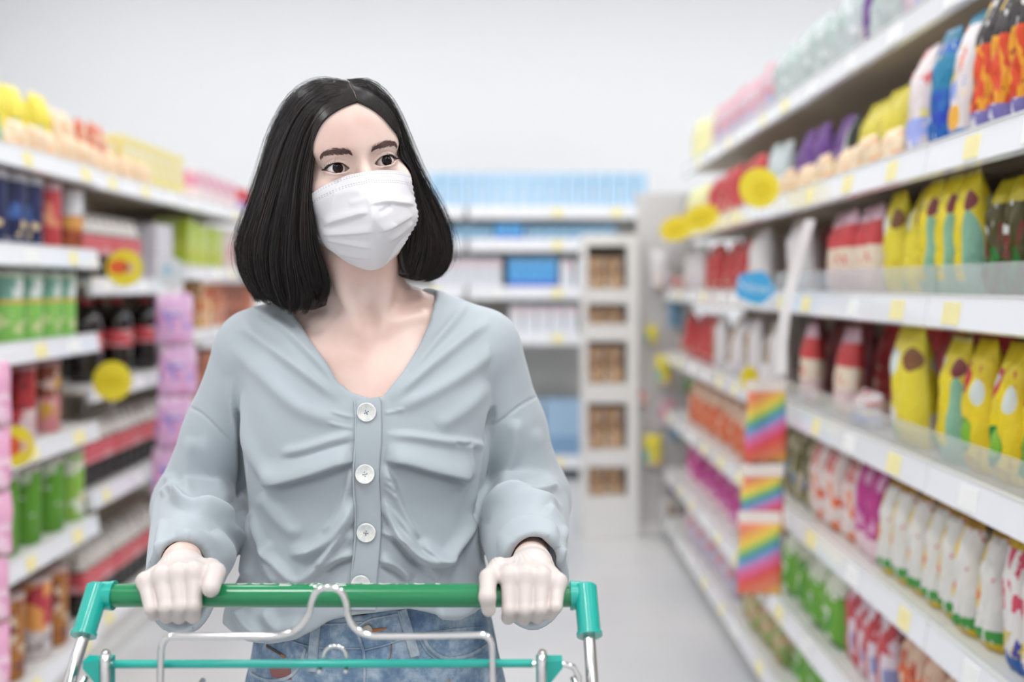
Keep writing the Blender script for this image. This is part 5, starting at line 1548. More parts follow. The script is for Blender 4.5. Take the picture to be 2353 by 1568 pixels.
ribbon(bvB, [(x - 28, y) for x, y in PLK], 0.0009, 0.0030, 0.0006, smooth=14, name='placket_stitch', mat=blouse_m, parent=blouse)
ribbon(bvB, [(x + 24, y) for x, y in PLK], 0.0009, 0.0030, 0.0006, smooth=14, name='placket_stitch', mat=blouse_m, parent=blouse)
pearl = M('button_pearl', '#ecebe6', 0.22, coat=0.5)
def pearl_nodes(m):
    nt = m.node_tree; b = nt.nodes['Principled BSDF']
    tc = nt.nodes.new('ShaderNodeTexCoord'); n = nt.nodes.new('ShaderNodeTexNoise'); n.inputs['Scale'].default_value = 110; n.inputs['Detail'].default_value = 3
    nt.links.new(tc.outputs['Object'], n.inputs['Vector'])
    r = nt.nodes.new('ShaderNodeValToRGB'); r.color_ramp.elements[0].position = 0.42; r.color_ramp.elements[0].color = lin('#dfe3e2'); r.color_ramp.elements[1].position = 0.6; r.color_ramp.elements[1].color = lin('#f7f4ec')
    nt.links.new(n.outputs['Fac'], r.inputs[0]); nt.links.new(r.outputs[0], b.inputs['Base Color'])
pearl_nodes(pearl)
butd = MB().lathe([(0.0002, -0.0012), (0.0085, -0.0012), (0.0098, -0.0020), (0.0112, -0.0020), (0.0119, -0.0010), (0.0119, 0.0006), (0.0108, 0.0014)], 40, axis='y').data('button'); butd.materials.append(pearl)
thm = M('button_thread', '#6d7f8f', 0.8)
for i, (x, y) in enumerate(((844, 946), (840, 1088), (843, 1222), (830, 1342))):
    h, d = hit(bvB, x, y); c = h + Vector((0, -0.0062, 0))
    # sit the button on the placket front
    hs = min(hit(bvB, x + dx_, y + dy_)[0].y for dx_ in (-18, 0, 18) for dy_ in (-14, 0, 14)); c.y = hs - 0.0052
    obj('button', butd, None, blouse, tuple(c), (0.08 * (-1) ** i, 0.3 * i, 0.05))
    mb = MB()
    for a_, b_ in (((-0.0018, -0.0018), (0.0018, 0.0018)), ((0.0018, -0.0018), (-0.0018, 0.0018))):
        if i == 1 and a_[0] > 0: continue
        mb.tube([(a_[0], -0.0012, a_[1]), (0, -0.0019, 0), (b_[0], -0.0012, b_[1])], 0.00035, 6)
    for a_ in ((-0.0018, -0.0018), (0.0018, 0.0018), (0.0018, -0.0018), (-0.0018, 0.0018)):
        mb.lathe([(0.0007, -0.0014), (0.0007, -0.0008)], 8, (a_[0], 0, a_[1]), 'y')
    mb.build('button_thread', thm, blouse, tuple(c), (0.08 * (-1) ** i, 0.3 * i + 0.3, 0.05))

# ================================================================== JEANS
def jeans_sd(p):
    T = [(0.70, .165, .108, 1.345, 2.3), (0.80, .168, .112, 1.345, 2.3), (0.86, .164, .110, 1.343, 2.2), (0.92, .152, .104, 1.340, 2.2), (0.955, .145, .101, 1.338, 2.2)]
    d = stack(p, T, -0.184)
    for s in (-1, 1):
        d = smin(d, chain(p, [(-0.184 + s * 0.082, 1.345, 0.78), (-0.184 + s * 0.085, 1.34, 0.48), (-0.184 + s * 0.088, 1.36, 0.10)], [0.088, 0.066, 0.055]), 0.03)
    return d
def waist_py(px): return np.interp(px, [560, 700, 790, 830, 880, 910, 1150], [1424, 1420, 1418, 1414, 1402, 1396, 1390]).astype(f4)
def jeans_cut(p):
    d = jeans_sd(p); px, py = topx(p)
    cut = (waist_py(px) - py) * 0.00054
    return np.where(p[:, 2] > 0.87, np.maximum(d, cut), np.maximum(d, 0.075 - p[:, 2]))
VJ, QJ = surface_nets(jeans_cut, (-0.40, 1.18, 0.05), (0.04, 1.50, 0.99), 0.0045, newton=1)
pxj, pyj = topx(VJ); NJ = vnormals(VJ, QJ)
dj = fold_field(pxj, pyj, [([(590, 1500), (650, 1490), (710, 1500)], 8, 8, 0.002), ([(860, 1510), (900, 1530), (930, 1560)], 8, 8, 0.002), ([(1000, 1440), (1060, 1450), (1110, 1430)], 8, 8, 0.002)])
VJ = VJ + (dj * np.clip(-NJ[:, 1], 0, 1))[:, None] * NJ
def denim(name, base, lo_, hi_):
    m = M(name, base, 0.8)
    nt = m.node_tree; b = nt.nodes['Principled BSDF']
    tc = nt.nodes.new('ShaderNodeTexCoord')
    n = nt.nodes.new('ShaderNodeTexNoise'); n.inputs['Scale'].default_value = 34; n.inputs['Detail'].default_value = 7; n.inputs['Roughness'].default_value = 0.65
    nt.links.new(tc.outputs['Object'], n.inputs['Vector'])
    r = nt.nodes.new('ShaderNodeValToRGB'); cr = r.color_ramp
    cr.elements[0].position = 0.34; cr.elements[0].color = lin(lo_); cr.elements[1].position = 0.68; cr.elements[1].color = lin(hi_)
    e_ = cr.elements.new(0.5); e_.color = lin(base)
    nt.links.new(n.outputs['Fac'], r.inputs[0]); nt.links.new(r.outputs[0], b.inputs['Base Color'])
    wv = nt.nodes.new('ShaderNodeTexWave'); wv.inputs['Scale'].default_value = 420; wv.inputs['Distortion'].default_value = 1.0; wv.bands_direction = 'DIAGONAL'
    nt.links.new(tc.outputs['Object'], wv.inputs['Vector'])
    bp = nt.nodes.new('ShaderNodeBump'); bp.inputs['Strength'].default_value = 0.25; bp.inputs['Distance'].default_value = 0.0008
    nt.links.new(wv.outputs['Fac'], bp.inputs['Height']); nt.links.new(bp.outputs[0], b.inputs['Normal'])
    return m
dn = denim('denim_blue', '#7b93ab', '#526d8c', '#b4c2cf')
dn2 = denim('denim_seam', '#96a5b2', '#71849a', '#bcc6ce')
jeans = obj('jeans', np_mesh('jeans', VJ, QJ), dn, person); jeans['label'] = 'washed blue denim jeans'
bvJ = bvh_of(VJ, QJ)
def jr(line, half, name, mat=dn2, lift=0.0004, thick=0.0012, **k): return ribbon(bvJ, line, half, lift, thick, name=name, mat=mat, parent=jeans, **k)
jr([(565, 1458), (640, 1465), (715, 1486), (780, 1490), (832, 1490)], 0.0006, 'waistband_stitch')
jr([(838, 1494), (880, 1484), (930, 1468), (1010, 1450), (1110, 1440)], 0.0006, 'waistband_stitch')
jr([(590, 1442), (700, 1436), (790, 1434), (832, 1430)], 0.0010, 'waistband_edge')
jr([(826, 1438), (850, 1424), (885, 1417), (925, 1409)], 0.0010, 'waistband_edge')
jr([(818, 1440), (824, 1462), (836, 1498)], 0.0018, 'waistband_end')
jr([(836, 1496), (838, 1530), (836, 1600)], 0.0016, 'fly_seam')
jr([(900, 1480), (897, 1510), (892, 1515)], 0.0006, 'rivet_stitch', M('stitch_rust', '#8a5f4c', 0.8))
for ln in ([(728, 1432), (722, 1480), (719, 1541)], [(924, 1400), (936, 1440), (955, 1506)]):
    lp = jr(ln, 0.0062, 'belt_loop', dn2, lift=0.0022, thick=0.0026)
    for dx_ in (-8, 8): jr([(x + dx_, y) for x, y in ln], 0.0005, 'belt_loop_stitch', lift=0.0050, thick=0.0004)
jr([(972, 1462), (990, 1492), (1022, 1512), (1065, 1510), (1100, 1494), (1135, 1470)], 0.0020, 'pocket_edge')
jr([(965, 1470), (985, 1502), (1020, 1522), (1068, 1520), (1110, 1502)], 0.0005, 'pocket_stitch')
jr([(578, 1548), (600, 1560), (630, 1564), (665, 1555), (688, 1530), (702, 1490)], 0.0019, 'pocket_edge')
jr([(612, 1484), (640, 1500), (655, 1510)], 0.0016, 'zip_tape', M('zip_dark', '#4c4340', 0.7))
jr([(646, 1504), (655, 1509)], 0.0016, 'zip_end', M('zip_rust', '#a06a45', 0.6), lift=0.001, sub=3)
jr([(622, 1545), (668, 1545)], 0.0100, 'leather_patch', M('leather_rose', '#8d5a58', 0.6), sub=4)
jr([(858, 1449), (890, 1443)], 0.0022, 'button_hole', M('hole_rust', '#a8693c', 0.8), lift=0.0012, sub=4, wfun=lambda t: 1.0 - 0.75 * t)
h, d = hit(bvJ, 845, 1447)
MB().lathe([(0.0002, -0.0042), (0.005, -0.0040), (0.0066, -0.0030), (0.0068, -0.0018), (0.004, 0.0)], 24, (h.x, h.y - 0.001, h.z), 'y').build('jeans_button', M('button_copper', '#a89c92', 0.35, metal=0.8), jeans)
# shoes
shm = M('shoe_white', '#e6e4e0', 0.5)
for s in (-1, 1):
    c = np.array((-0.184 + s * 0.09, 1.30, 0.0), dtype=f4)
    def shoe(p, c=c):
        d = smin(ell(p, c + (0, -0.05, 0.035), (0.045, 0.09, 0.04)), ell(p, c + (0, 0.06, 0.05), (0.038, 0.06, 0.055)), 0.03)
        return np.maximum(d, 0.0006 - p[:, 2])
    v_, q_ = surface_nets(shoe, c + np.array((-0.07, -0.17, -0.01)), c + np.array((0.07, 0.15, 0.13)), 0.006)
    sh = obj('shoe', np_mesh('shoe', v_, q_), shm, person)

# ================================================================== GLOVES
glove_m = M('glove_latex', '#d6cac4', 0.42, bump=(260, 0.10, 0.001))
def hand(which):
    """sum of finger chains closed round the handle, palm and wrist; all in world metres"""
    dy = lambda v: HY + v
    X = lambda px, y: (px - 1176.5) * y / FPX
    if which == 'L':
        mcp = [(334, .017), (372, .0225), (409, .0255), (446, .0265)]; pip = [347, 382, 414, 446]; dip = [354, 384, 413, 445]
        W_ = WL; cpx = (398, 410, 424, 437); pipz = (-0.006, -0.005, -0.004, -0.003); dipz = (-.0150, -.0168, -.0172, -.0170)
    else:
        mcp = [(1283, .016), (1244, .0215), (1207, .023), (1170, .0225)]; pip = [1277, 1242, 1207, 1171]; dip = [1264, 1235, 1203, 1168]
        W_ = WR; cpx = (1240, 1230, 1217, 1205); pipz = (-0.004, -0.006, -0.007, -0.007); dipz = (-.0150, -.0175, -.0182, -.0178)
    sc = (0.86, 0.97, 1.02, 1.0)
    fingers = []
    for i in range(4):
        k = sc[i]
        P0 = (X(mcp[i][0], dy(-.006)), dy(-.006), HZ + mcp[i][1])
        P1 = (X(pip[i], dy(-.0235)), dy(-.0238), HZ + pipz[i])
        P2 = (X(dip[i], dy(-.0145)), dy(-.0150), HZ + dipz[i])
        P3 = (X(dip[i] + 1, dy(.004)), dy(.0045), HZ - .0195)
        fingers.append(([P0, P1, P2, P3], [0.0092 * k, 0.0079 * k, 0.0072 * k, 0.0060 * k]))
    car = [(X(c, 1.10), 1.100, HZ + 0.0145) for c in cpx]
    if which == 'L':
        th = [(X(440, 1.10), 1.10, HZ + .014), (X(482, 1.074), 1.074, HZ + .0205), (X(494, 1.048), 1.048, HZ + .0245), (X(485, 1.026), 1.026, HZ + .0150)]; tr = [.013, .0112, .0104, .0092]
    else:
        th = [(X(1190, 1.095), 1.095, HZ + .014), (X(1146, 1.068), 1.068, HZ + .0235), (X(1122, 1.040), 1.040, HZ + .0215), (X(1120, 1.025), 1.0225, HZ + .007), (X(1123, 1.025), 1.0245, HZ - .0065)]; tr = [.0135, .0105, .0090, .0086, .0072]
    def f(p):
        d = None
        for (pt, rr) in fingers:
            c = chain(p, pt, rr, 0.002)
            d = c if d is None else smin(d, c, 0.0032)
        pm = None
        for i in range(4):
            c = cone(p, fingers[i][0][0], car[i], 0.0100 if i else 0.0088, 0.0135)
            pm = c if pm is None else smin(pm, c, 0.008)
        # knuckles and tendons stay faintly visible
        d = smin(d, pm, 0.006)
        d = smin(d, chain(p, th, tr, 0.003), 0.006)
        # thumb web
        d = smin(d, cone(p, th[1], fingers[3][0][0], 0.008, 0.007) + 0.001, 0.008)
        d = smin(d, cone(p, tuple((np.array(car[1]) + np.array(car[2])) / 2), tuple(W_), 0.0195, 0.0232), 0.014)
        w_ = cone(p, tuple(W_), tuple(W_ + np.array((0, 0.012, 0.0))), 0.0232, 0.0235)
        d = smin(d, w_, 0.008)
        d = np.maximum(d, p[:, 1] - (1.103 if which == 'L' else 1.128))
        # fine creases of the stretched latex
        d = d + 0.00028 * np.sin(p[:, 0] * 900 + 40 * np.sin(p[:, 2] * 60)) * np.clip((p[:, 1] - 1.03) / 0.03, 0, 1) * np.clip((1.10 - p[:, 1]) / 0.03, 0, 1)
        bar_ = np.sqrt((p[:, 1] - HY) ** 2 + (p[:, 2] - HZ) ** 2) - 0.0127
        return np.maximum(d, -bar_)
    c = np.array((X((340 + 470) / 2 if which == 'L' else 1205, 1.06), 1.075, HZ))
    v_, q_ = surface_nets(f, c + np.array((-0.075, -0.085, -0.045)), c + np.array((0.075, 0.10, 0.06)), 0.0011, newton=1)
    g_ = obj('glove', np_mesh('glove', v_, q_), glove_m, person)
    g_['label'] = 'pale latex glove gripping the handle'
    return g_
hand('L'); hand('R')
# ================================================================== FACE MASK
MG = [
 [(706, 452, 1.266), (742, 428, 1.236), (793, 405, 1.210), (838, 395, 1.197), (880, 391, 1.209), (916, 393, 1.238), (943, 401, 1.272)],
 [(709, 474, 1.264), (746, 452, 1.229), (800, 431, 1.198), (845, 422, 1.183), (888, 420, 1.197), (924, 422, 1.232), (949, 430, 1.274)],
 [(712, 494, 1.263), (752, 476, 1.223), (806, 460, 1.189), (851, 452, 1.170), (896, 450, 1.187), (932, 452, 1.228), (954, 460, 1.275)],
 [(720, 524, 1.262), (763, 514, 1.219), (816, 504, 1.182), (859, 500, 1.163), (904, 497, 1.182), (941, 493, 1.229), (961, 492, 1.277)],
 [(722, 548, 1.262), (770, 549, 1.222), (822, 548, 1.190), (862, 546, 1.174), (901, 541, 1.190), (936, 529, 1.236), (957, 514, 1.279)],
 [(742, 564, 1.262), (784, 583, 1.234), (827, 590, 1.210), (861, 591, 1.199), (893, 583, 1.212), (919, 562, 1.246), (943, 538, 1.277)],
 [(760, 576, 1.265), (797, 603, 1.250), (829, 617, 1.240), (854, 622, 1.236), (881, 613, 1.240), (905, 590, 1.256), (930, 560, 1.279)]]
def grid_surface(G, nu, nv):
    G = np.array([[at(*c) for c in row] for row in G])
    def cr1(A, n):                      # catmull-rom along axis 0
        m = len(A); out = []
        for k in range(n + 1):
            x = k / n * (m - 1); i = min(int(x), m - 2); t = x - i
            p0, p1, p2, p3 = A[max(i - 1, 0)], A[i], A[i + 1], A[min(i + 2, m - 1)]
            out.append(0.5 * (2 * p1 + (p2 - p0) * t + (2 * p0 - 5 * p1 + 4 * p2 - p3) * t * t + (3 * p1 - p0 - 3 * p2 + p3) * t ** 3))
        return np.array(out)
    R_ = cr1(G, nv)
    return np.swapaxes(cr1(np.swapaxes(R_, 0, 1), nu), 0, 1)
nu, nv_ = 130, 120
S = grid_surface(MG, nu, nv_).astype(f4)
V = S.reshape(-1, 3)
iu, iv = np.meshgrid(np.arange(nu + 1), np.arange(nv_ + 1))
UV = np.stack([iu.ravel() / nu, 1 - iv.ravel() / nv_], 1)
Q = []
for j in range(nv_):
    for i in range(nu):
        a = j * (nu + 1) + i; Q.append((a, a + nu + 1, a + nu + 2, a + 1))
Q = np.array(Q)
N = vnormals(V, Q)
if N[:, 1].mean() > 0: N = -N; Q = Q[:, ::-1]
px, py = topx(V)
FM = [
    ([(742, 519), (775, 508), (815, 497), (850, 488)], 16, 2.5, 0.0034),
    ([(848, 473), (885, 465), (920, 468), (955, 471)], 14, 2.5, 0.0034),
    ([(735, 540), (780, 539), (825, 536), (868, 531)], 13, 2.5, 0.0030),
    ([(870, 534), (905, 520), (950, 494)], 13, 2.5, 0.0026),
    ([(742, 550), (787, 559), (830, 567), (858, 571)], 10, 3, 0.0020),
    ([(890, 556), (920, 538), (950, 511)], 9, 3, 0.0022),
    ([(770, 580), (810, 590), (855, 594)], 8, 3, 0.0014),
    ([(846, 398), (850, 430), (856, 480), (866, 530)], 9, 9, 0.0018),
    ([(880, 545), (895, 530), (905, 512)], 6, 6, 0.0012), ([(800, 470), (830, 462), (852, 456)], 8, 10, 0.0012),
    ([(870, 490), (885, 482), (900, 470)], 6, 7, -0.0016), ([(760, 450), (800, 440), (835, 436)], 10, 10, 0.0010),
]
co_ = np.array((0, 0, 1.35), dtype=f4)
for _ in range(12):                               # keep the cloth clear of the face: draw it forward
    d_ = head_sd(V); ray = (co_ - V); ray /= np.linalg.norm(ray, axis=1)[:, None]
    V = V + ray * np.maximum(0, 0.0032 - d_)[:, None]
V = relax(V.astype(f4), Q, 3, 0.4)
V2 = V + fold_field(px, py, FM)[:, None] * N
# crimped side edges
edge = np.exp(-(np.minimum(UV[:, 0], 1 - UV[:, 0]) / 0.03) ** 2)
V2 = V2 + (edge * 0.0006 * np.sin(UV[:, 1] * 85))[:, None] * N
bottom = V2 - N * 0.0011
nV = len(V2)
Q2 = [tuple(q) for q in Q] + [tuple(nV + q[::-1]) for q in Q]
bd_ = [i for i in range(nu + 1)] + [j * (nu + 1) + nu for j in range(1, nv_ + 1)] + [nv_ * (nu + 1) + i for i in range(nu - 1, -1, -1)] + [j * (nu + 1) for j in range(nv_ - 1, 0, -1)]
for k in range(len(bd_)):
    a, b_ = bd_[k], bd_[(k + 1) % len(bd_)]
    Q2.append((a, b_, nV + b_, nV + a))
def mask_mat():
    m = M('mask_nonwoven', '#e6e4e7', 0.7, sss=0.0)
    nt = m.node_tree; b = nt.nodes['Principled BSDF']
    uv = nt.nodes.new('ShaderNodeUVMap'); uv.uv_map = 'UVMap'
    sep = nt.nodes.new('ShaderNodeSeparateXYZ'); nt.links.new(uv.outputs[0], sep.inputs[0])
    def mt(op, a, b_=None):
        n = nt.nodes.new('ShaderNodeMath'); n.operation = op
        for i, v in enumerate((a, b_)):
            if v is None: continue
            if isinstance(v, (int, float)): n.inputs[i].default_value = v
            else: nt.links.new(v, n.inputs[i])
        return n.outputs[0]
    tot = None
    for v0 in (0.972, 0.945, 0.862, 0.838):
        l = mt('LESS_THAN', mt('ABSOLUTE', mt('SUBTRACT', sep.outputs[1], v0)), 0.0042)
        tot = l if tot is None else mt('ADD', tot, l)
    dash = mt('GREATER_THAN', mt('FRACT', mt('MULTIPLY', sep.outputs[0], 46.0)), 0.42)
    f = mt('MULTIPLY', tot, dash)
    mx = nt.nodes.new('ShaderNodeMix'); mx.data_type = 'RGBA'; mx.inputs[6].default_value = lin('#e6e4e7'); mx.inputs[7].default_value = lin('#b5b2b6')
    nt.links.new(f, mx.inputs[0]); nt.links.new(mx.outputs[2], b.inputs['Base Color'])
    tc = nt.nodes.new('ShaderNodeTexCoord'); n = nt.nodes.new('ShaderNodeTexNoise'); n.inputs['Scale'].default_value = 700
    nt.links.new(tc.outputs['Object'], n.inputs['Vector'])
    hgt = mt('SUBTRACT', mt('MULTIPLY', n.outputs['Fac'], 0.3), mt('MULTIPLY', f, 0.8))
    bp = nt.nodes.new('ShaderNodeBump'); bp.inputs['Strength'].default_value = 0.25; bp.inputs['Distance'].default_value = 0.0008
    nt.links.new(hgt, bp.inputs['Height']); nt.links.new(bp.outputs[0], b.inputs['Normal'])
    return m
mm = mask_mat()
mask = obj('face_mask', np_mesh('face_mask', np.concatenate([V2, bottom]), np.array(Q2), uv=np.concatenate([UV, UV])), mm, person)
mask['label'] = 'white pleated surgical mask'
# welded tab at the lower left corner and ear loops
tabp = [A3(718, 538, 1.258), A3(728, 529, 1.254), A3(742, 533, 1.247), A3(741, 548, 1.246), A3(724, 553, 1.256)]
mb = MB(); n_ = np.array((-0.25, -0.95, 0.0)); mb.V += [tuple(p_ + n_ * 0.002) for p_ in tabp] + [tuple(p_ - n_ * 0.002) for p_ in tabp]
mb.F += [(0, 1, 2, 3, 4), (9, 8, 7, 6, 5)] + [(i, (i + 1) % 5, 5 + (i + 1) % 5, 5 + i) for i in range(5)]; mb.S += [False] * 7
mb.build('corner_tab', mm, mask)
lm = M('ear_loop_white', '#e9e7ea', 0.6)
MB().tube([tuple(p_) for p_ in catmull([A3(722, 538, 1.262), A3(712, 528, 1.268), A3(702, 518, 1.278), A3(690, 480, 1.30), A3(694, 450, 1.31), A3(706, 455, 1.268)], 6)], 0.0011, 8).build('ear_loop', lm, mask)
MB().tube([tuple(p_) for p_ in catmull([A3(948, 528, 1.28), A3(952, 500, 1.30), A3(950, 450, 1.325), A3(944, 408, 1.276)], 6)], 0.0011, 8).build('ear_loop', lm, mask)

# ================================================================== HAIR
GD = [
 [(819, 240, 1.219), (772, 262, 1.211), (741, 292, 1.210), (724, 340, 1.213), (713, 400, 1.212), (709, 470, 1.216), (717, 550, 1.234), (736, 620, 1.256), (746, 668, 1.268), (722, 712, 1.276)],
 [(814, 226, 1.224), (758, 236, 1.216), (712, 280, 1.212), (686, 350, 1.214), (668, 430, 1.222), (655, 510, 1.232), (648, 590, 1.242), (660, 655, 1.252), (672, 700, 1.262), (676, 724, 1.272)],
 [(806, 205, 1.240), (745, 206, 1.236), (690, 245, 1.240), (648, 320, 1.252), (618, 410, 1.264), (592, 490, 1.272), (574, 565, 1.276), (584, 630, 1.280), (610, 680, 1.286), (628, 706, 1.292)],
 [(800, 190, 1.262), (742, 190, 1.272), (678, 222, 1.288), (632, 300, 1.305), (604, 395, 1.316), (577, 478, 1.322), (551, 555, 1.324), (560, 618, 1.326), (584, 664, 1.326), (606, 690, 1.326)],
 [(793, 186, 1.285), (745, 195, 1.33), (690, 250, 1.368), (650, 340, 1.39), (622, 430, 1.40), (604, 510, 1.405), (598, 580, 1.405), (612, 640, 1.398), (640, 680, 1.388), (668, 702, 1.376)],
 [(790, 185, 1.30), (775, 200, 1.37), (775, 260, 1.415), (775, 340, 1.432), (780, 430, 1.436), (785, 510, 1.432), (790, 580, 1.424), (798, 630, 1.412), (806, 662, 1.40), (812, 675, 1.39)],
 [(795, 185, 1.29), (850, 204, 1.345), (893, 268, 1.388), (920, 350, 1.402), (940, 430, 1.406), (952, 500, 1.402), (955, 570, 1.396), (950, 612, 1.386), (938, 634, 1.376), (926, 642, 1.37)],
 [(802, 187, 1.270), (850, 199, 1.275), (896, 246, 1.288), (929, 322, 1.302), (962, 400, 1.314), (1000, 465, 1.322), (1028, 535, 1.328), (1028, 592, 1.328), (1006, 634, 1.324), (974, 650, 1.318)],
 [(808, 202, 1.250), (848, 212, 1.246), (892, 256, 1.256), (922, 326, 1.274), (952, 400, 1.290), (980, 468, 1.302), (1003, 540, 1.306), (1005, 594, 1.306), (985, 632, 1.304), (960, 646, 1.304)],
 [(819, 240, 1.219), (852, 250, 1.220), (884, 282, 1.232), (906, 335, 1.252), (930, 392, 1.271), (950, 452, 1.284), (944, 520, 1.290), (928, 572, 1.294), (932, 612, 1.296), (946, 638, 1.300)]]
GDW = np.array([[at(*c) for c in g] for g in GD])                       # (guides, points, 3)
NGD, NPT = GDW.shape[:2]
def cr_eval(A, x):
    """catmull-rom along axis 0 of A at positions x in 0..1 (vectorised); returns (len(x), ...)"""
    m = len(A); y = np.clip(x, 0, 1) * (m - 1); i = np.minimum(y.astype(int), m - 2); t = (y - i)
    sh = (-1,) + (1,) * (A.ndim - 1); t = t.reshape(sh)
    p0, p1, p2, p3 = A[np.maximum(i - 1, 0)], A[i], A[i + 1], A[np.minimum(i + 2, m - 1)]
    return 0.5 * (2 * p1 + (p2 - p0) * t + (2 * p0 - 5 * p1 + 4 * p2 - p3) * t * t + (3 * p1 - p0 - 3 * p2 + p3) * t ** 3)
def hair_paths(g, n, tmax=1.0):
    """paths for guide positions g (0..1): (len(g), n, 3)"""
    C = cr_eval(GDW, np.asarray(g))                                      # (k, NPT, 3)
    tt = np.linspace(0, tmax, n)
    return np.swapaxes(cr_eval(np.swapaxes(C, 0, 1), tt), 0, 1)
HC = H2W((0, -0.07, 0.0))
def clear_head(P_, gap):
    sh = P_.shape; p = P_.reshape(-1, 3).astype(f4)
    for _ in range(3):
        d_ = head_sd(p); m = d_ < gap
        if not m.any(): break
        p[m] = p[m] + grad(head_sd, p[m], 0.001) * (gap - d_[m])[:, None]
    return p.reshape(sh)
# solid under-layer
ng, nt_ = 110, 60
S = hair_paths(np.linspace(0, 1, ng), nt_, 0.94)
cen = np.array([HC[0], HC[1], 0.0])
def inward(S, dist):
    c = S.copy(); c[..., 0] = HC[0] + 0.01; c[..., 1] = HC[1] + 0.0; c[..., 2] = np.minimum(S[..., 2], HC[2] + 0.02)
    d = c - S; return d / np.maximum(np.linalg.norm(d, axis=-1, keepdims=True), 1e-6) * dist
tv = np.linspace(0, 1, nt_)[None, :, None]
gv = np.linspace(0, 1, ng)[:, None, None]
edge_ = np.minimum(gv, 1 - gv) / 0.05
So = clear_head(S + inward(S, 0.0035), 0.0025)
thick = 0.006 + 0.012 * np.clip((tv - 0.35) / 0.4, 0, 1)
Si = S + inward(S, 1.0) * (0.0035 + thick * np.clip(edge_, 0.25, 1))
Vh = np.concatenate([So.reshape(-1, 3), Si.reshape(-1, 3)]); nH = ng * nt_
Qh = []
for i in range(ng - 1):
    for j in range(nt_ - 1):
        a = i * nt_ + j; Qh.append((a, a + 1, a + nt_ + 1, a + nt_)); Qh.append((nH + a, nH + a + nt_, nH + a + nt_ + 1, nH + a + 1))
for i in range(ng - 1):
    a = i * nt_ + nt_ - 1; Qh.append((a, nH + a, nH + a + nt_, a + nt_)); a = i * nt_; Qh.append((a, a + nt_, nH + a + nt_, nH + a))
for j in range(nt_ - 1):
    a = j; Qh.append((a, nH + a, nH + a + 1, a + 1)); a = (ng - 1) * nt_ + j; Qh.append((a, a + 1, nH + a + 1, nH + a))
hair_m = M('hair_dark', '#1d1615', 0.32, spec=0.5)
def hair_nodes(m):
    nt = m.node_tree; b = nt.nodes['Principled BSDF']
    n = nt.nodes.new('ShaderNodeNewGeometry')
    r = nt.nodes.new('ShaderNodeValToRGB'); r.color_ramp.elements[0].position = 0.3; r.color_ramp.elements[0].color = lin('#0d0a0b'); r.color_ramp.elements[1].position = 1.0; r.color_ramp.elements[1].color = lin('#30231f')
    nt.links.new(n.outputs['Random Per Island'], r.inputs[0]); nt.links.new(r.outputs[0], b.inputs['Base Color'])
hair_nodes(hair_m)
hair = obj('hair', np_mesh('hair', Vh, np.array(Qh)), hair_m, person); hair['label'] = 'dark shoulder-length bob hair'
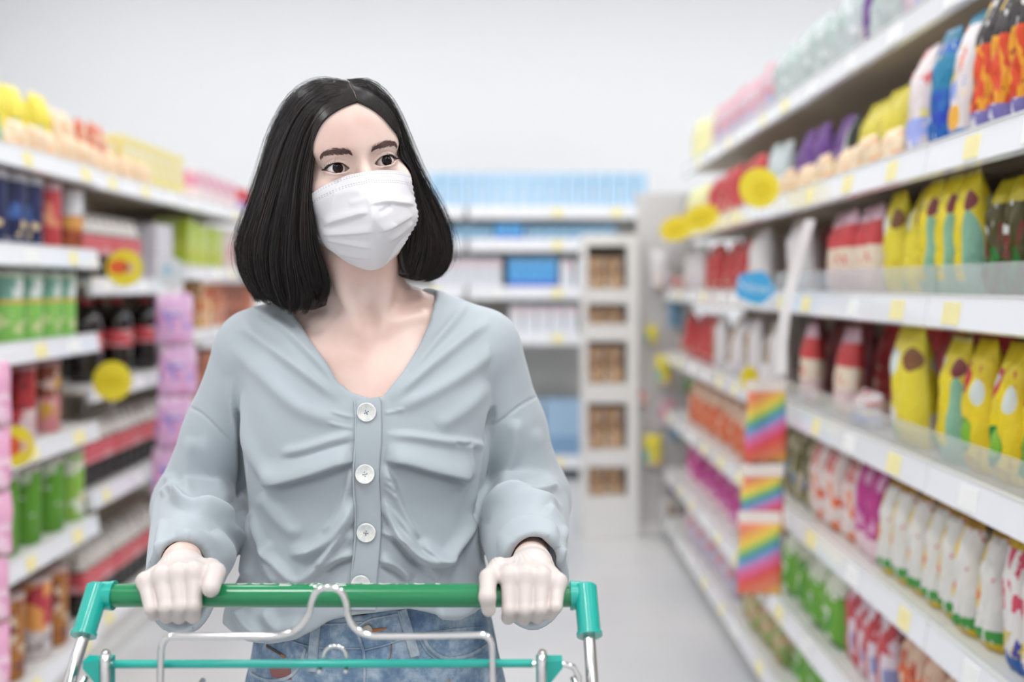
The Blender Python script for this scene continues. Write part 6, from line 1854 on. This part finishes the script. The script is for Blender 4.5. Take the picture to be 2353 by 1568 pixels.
# strands
rng = np.random.RandomState(11)
def strands(name, g, n, off, wob, rad, t1, parent, mat, seed=0):
    r = np.random.RandomState(seed); k = len(g)
    # strands drift slightly across neighbouring guides, in locks
    P_ = hair_paths(g, n)
    tt = np.linspace(0, 1, n)[None, :]
    lock = np.floor(g * 48 + 0.25 * np.sin(g * 90)); rl_ = np.random.RandomState(21).uniform(0, 6.28, 64); ph = rl_[lock.astype(int) % 64][:, None]
    P_ = P_ + inward(P_, 1.0) * (-(off[:, None] * np.clip(tt / 0.12, 0.15, 1))[..., None])
    tang = np.gradient(P_, axis=1); tang /= np.maximum(np.linalg.norm(tang, axis=2, keepdims=True), 1e-9)
    nrm = -inward(P_, 1.0); side = np.cross(tang, nrm)
    grow = np.clip(tt, 0.02, 1) ** 1.3
    lockw = (0.0070 * np.sin(ph + tt * 5.0) * grow)[..., None] * side + (0.0060 * np.sin(ph * 1.7 + tt * 6.0) * grow)[..., None] * nrm
    a1 = r.uniform(0, 6.28, (k, 1)); a2 = r.uniform(0, 6.28, (k, 1)); w1 = r.uniform(2, 7, (k, 1))
    own = (wob[:, None] * np.sin(a1 + tt * w1) * grow)[..., None] * side + (wob[:, None] * 0.7 * np.sin(a2 + tt * w1 * 1.3) * grow)[..., None] * nrm
    P_ = P_ + lockw + own
    # cut to own length: resample from 0..t1; locks end at different heights
    t1 = np.clip(t1 - 0.06 * np.abs(np.sin(ph[:, 0] * 3.1)), 0.6, 1.0)
    flick = np.clip((tt - 0.8) / 0.2, 0, 1) ** 2 * 0.010 * np.sin(ph * 2.3) * r.uniform(0.4, 1.2, (k, 1))
    P_ = P_ + flick[..., None] * nrm
    ti = np.linspace(0, 1, n)
    R_ = np.empty_like(P_)
    x = t1[:, None] * ti[None, :] * (n - 1); i0 = np.minimum(x.astype(int), n - 2); fr_ = (x - i0)[..., None]
    R_ = np.take_along_axis(P_, i0[..., None].repeat(3, 2), 1) * (1 - fr_) + np.take_along_axis(P_, (i0 + 1)[..., None].repeat(3, 2), 1) * fr_
    R_ = clear_head(R_, 0.0034)
    tang = np.gradient(R_, axis=1); tang /= np.maximum(np.linalg.norm(tang, axis=2, keepdims=True), 1e-9)
    nrm = -inward(R_, 1.0); nrm -= tang * (nrm * tang).sum(2, keepdims=True); nrm /= np.maximum(np.linalg.norm(nrm, axis=2, keepdims=True), 1e-9)
    side = np.cross(tang, nrm)
    rr = rad[:, None] * np.clip((1 - ti[None, :]) / 0.25, 0.12, 1) ** 0.8
    rings = [R_ + (nrm * math.cos(a) + side * math.sin(a)) * rr[..., None] for a in (0.5236, 2.618, 4.712)]
    V_ = np.stack(rings, 2).reshape(-1, 3)                                # k, n, 3 ring
    base = (np.arange(k)[:, None, None] * n + np.arange(n - 1)[None, :, None]) * 3
    c = np.arange(3)[None, None, :]
    q_ = np.stack([base + c, base + (c + 1) % 3, base + 3 + (c + 1) % 3, base + 3 + c], -1).reshape(-1, 4)
    o = obj(name, np_mesh(name, V_, q_), mat, parent); o['kind'] = 'stuff'
    return o
k = 7600
g = np.concatenate([rng.uniform(0, 1, k - 2600), rng.uniform(0, 0.36, 1600), rng.uniform(0.72, 1, 1000)])
strands('hair_strands', g, 20, rng.uniform(-0.004, 0.0022, k), rng.uniform(0.0006, 0.0040, k), rng.uniform(0.00025, 0.00055, k), np.clip(rng.normal(0.97, 0.045, k), 0.75, 1.0), hair, hair_m, 3)
k = 260
g = np.concatenate([rng.uniform(0.1, 0.42, 150), rng.uniform(0.66, 0.9, 110)])
strands('loose_hair_strands', g, 20, rng.uniform(0.001, 0.008, k), rng.uniform(0.002, 0.009, k), rng.uniform(0.00012, 0.0002, k), rng.uniform(0.85, 1.0, k), hair, hair_m, 8)
k = 70
g = np.concatenate([rng.uniform(0.70, 0.80, 45), rng.uniform(0.28, 0.36, 25)])
strands('flyaway_hair_strands', g, 20, rng.uniform(0.002, 0.012, k), rng.uniform(0.006, 0.016, k), rng.uniform(0.00012, 0.0002, k), rng.uniform(0.8, 1.0, k), hair, hair_m, 17)
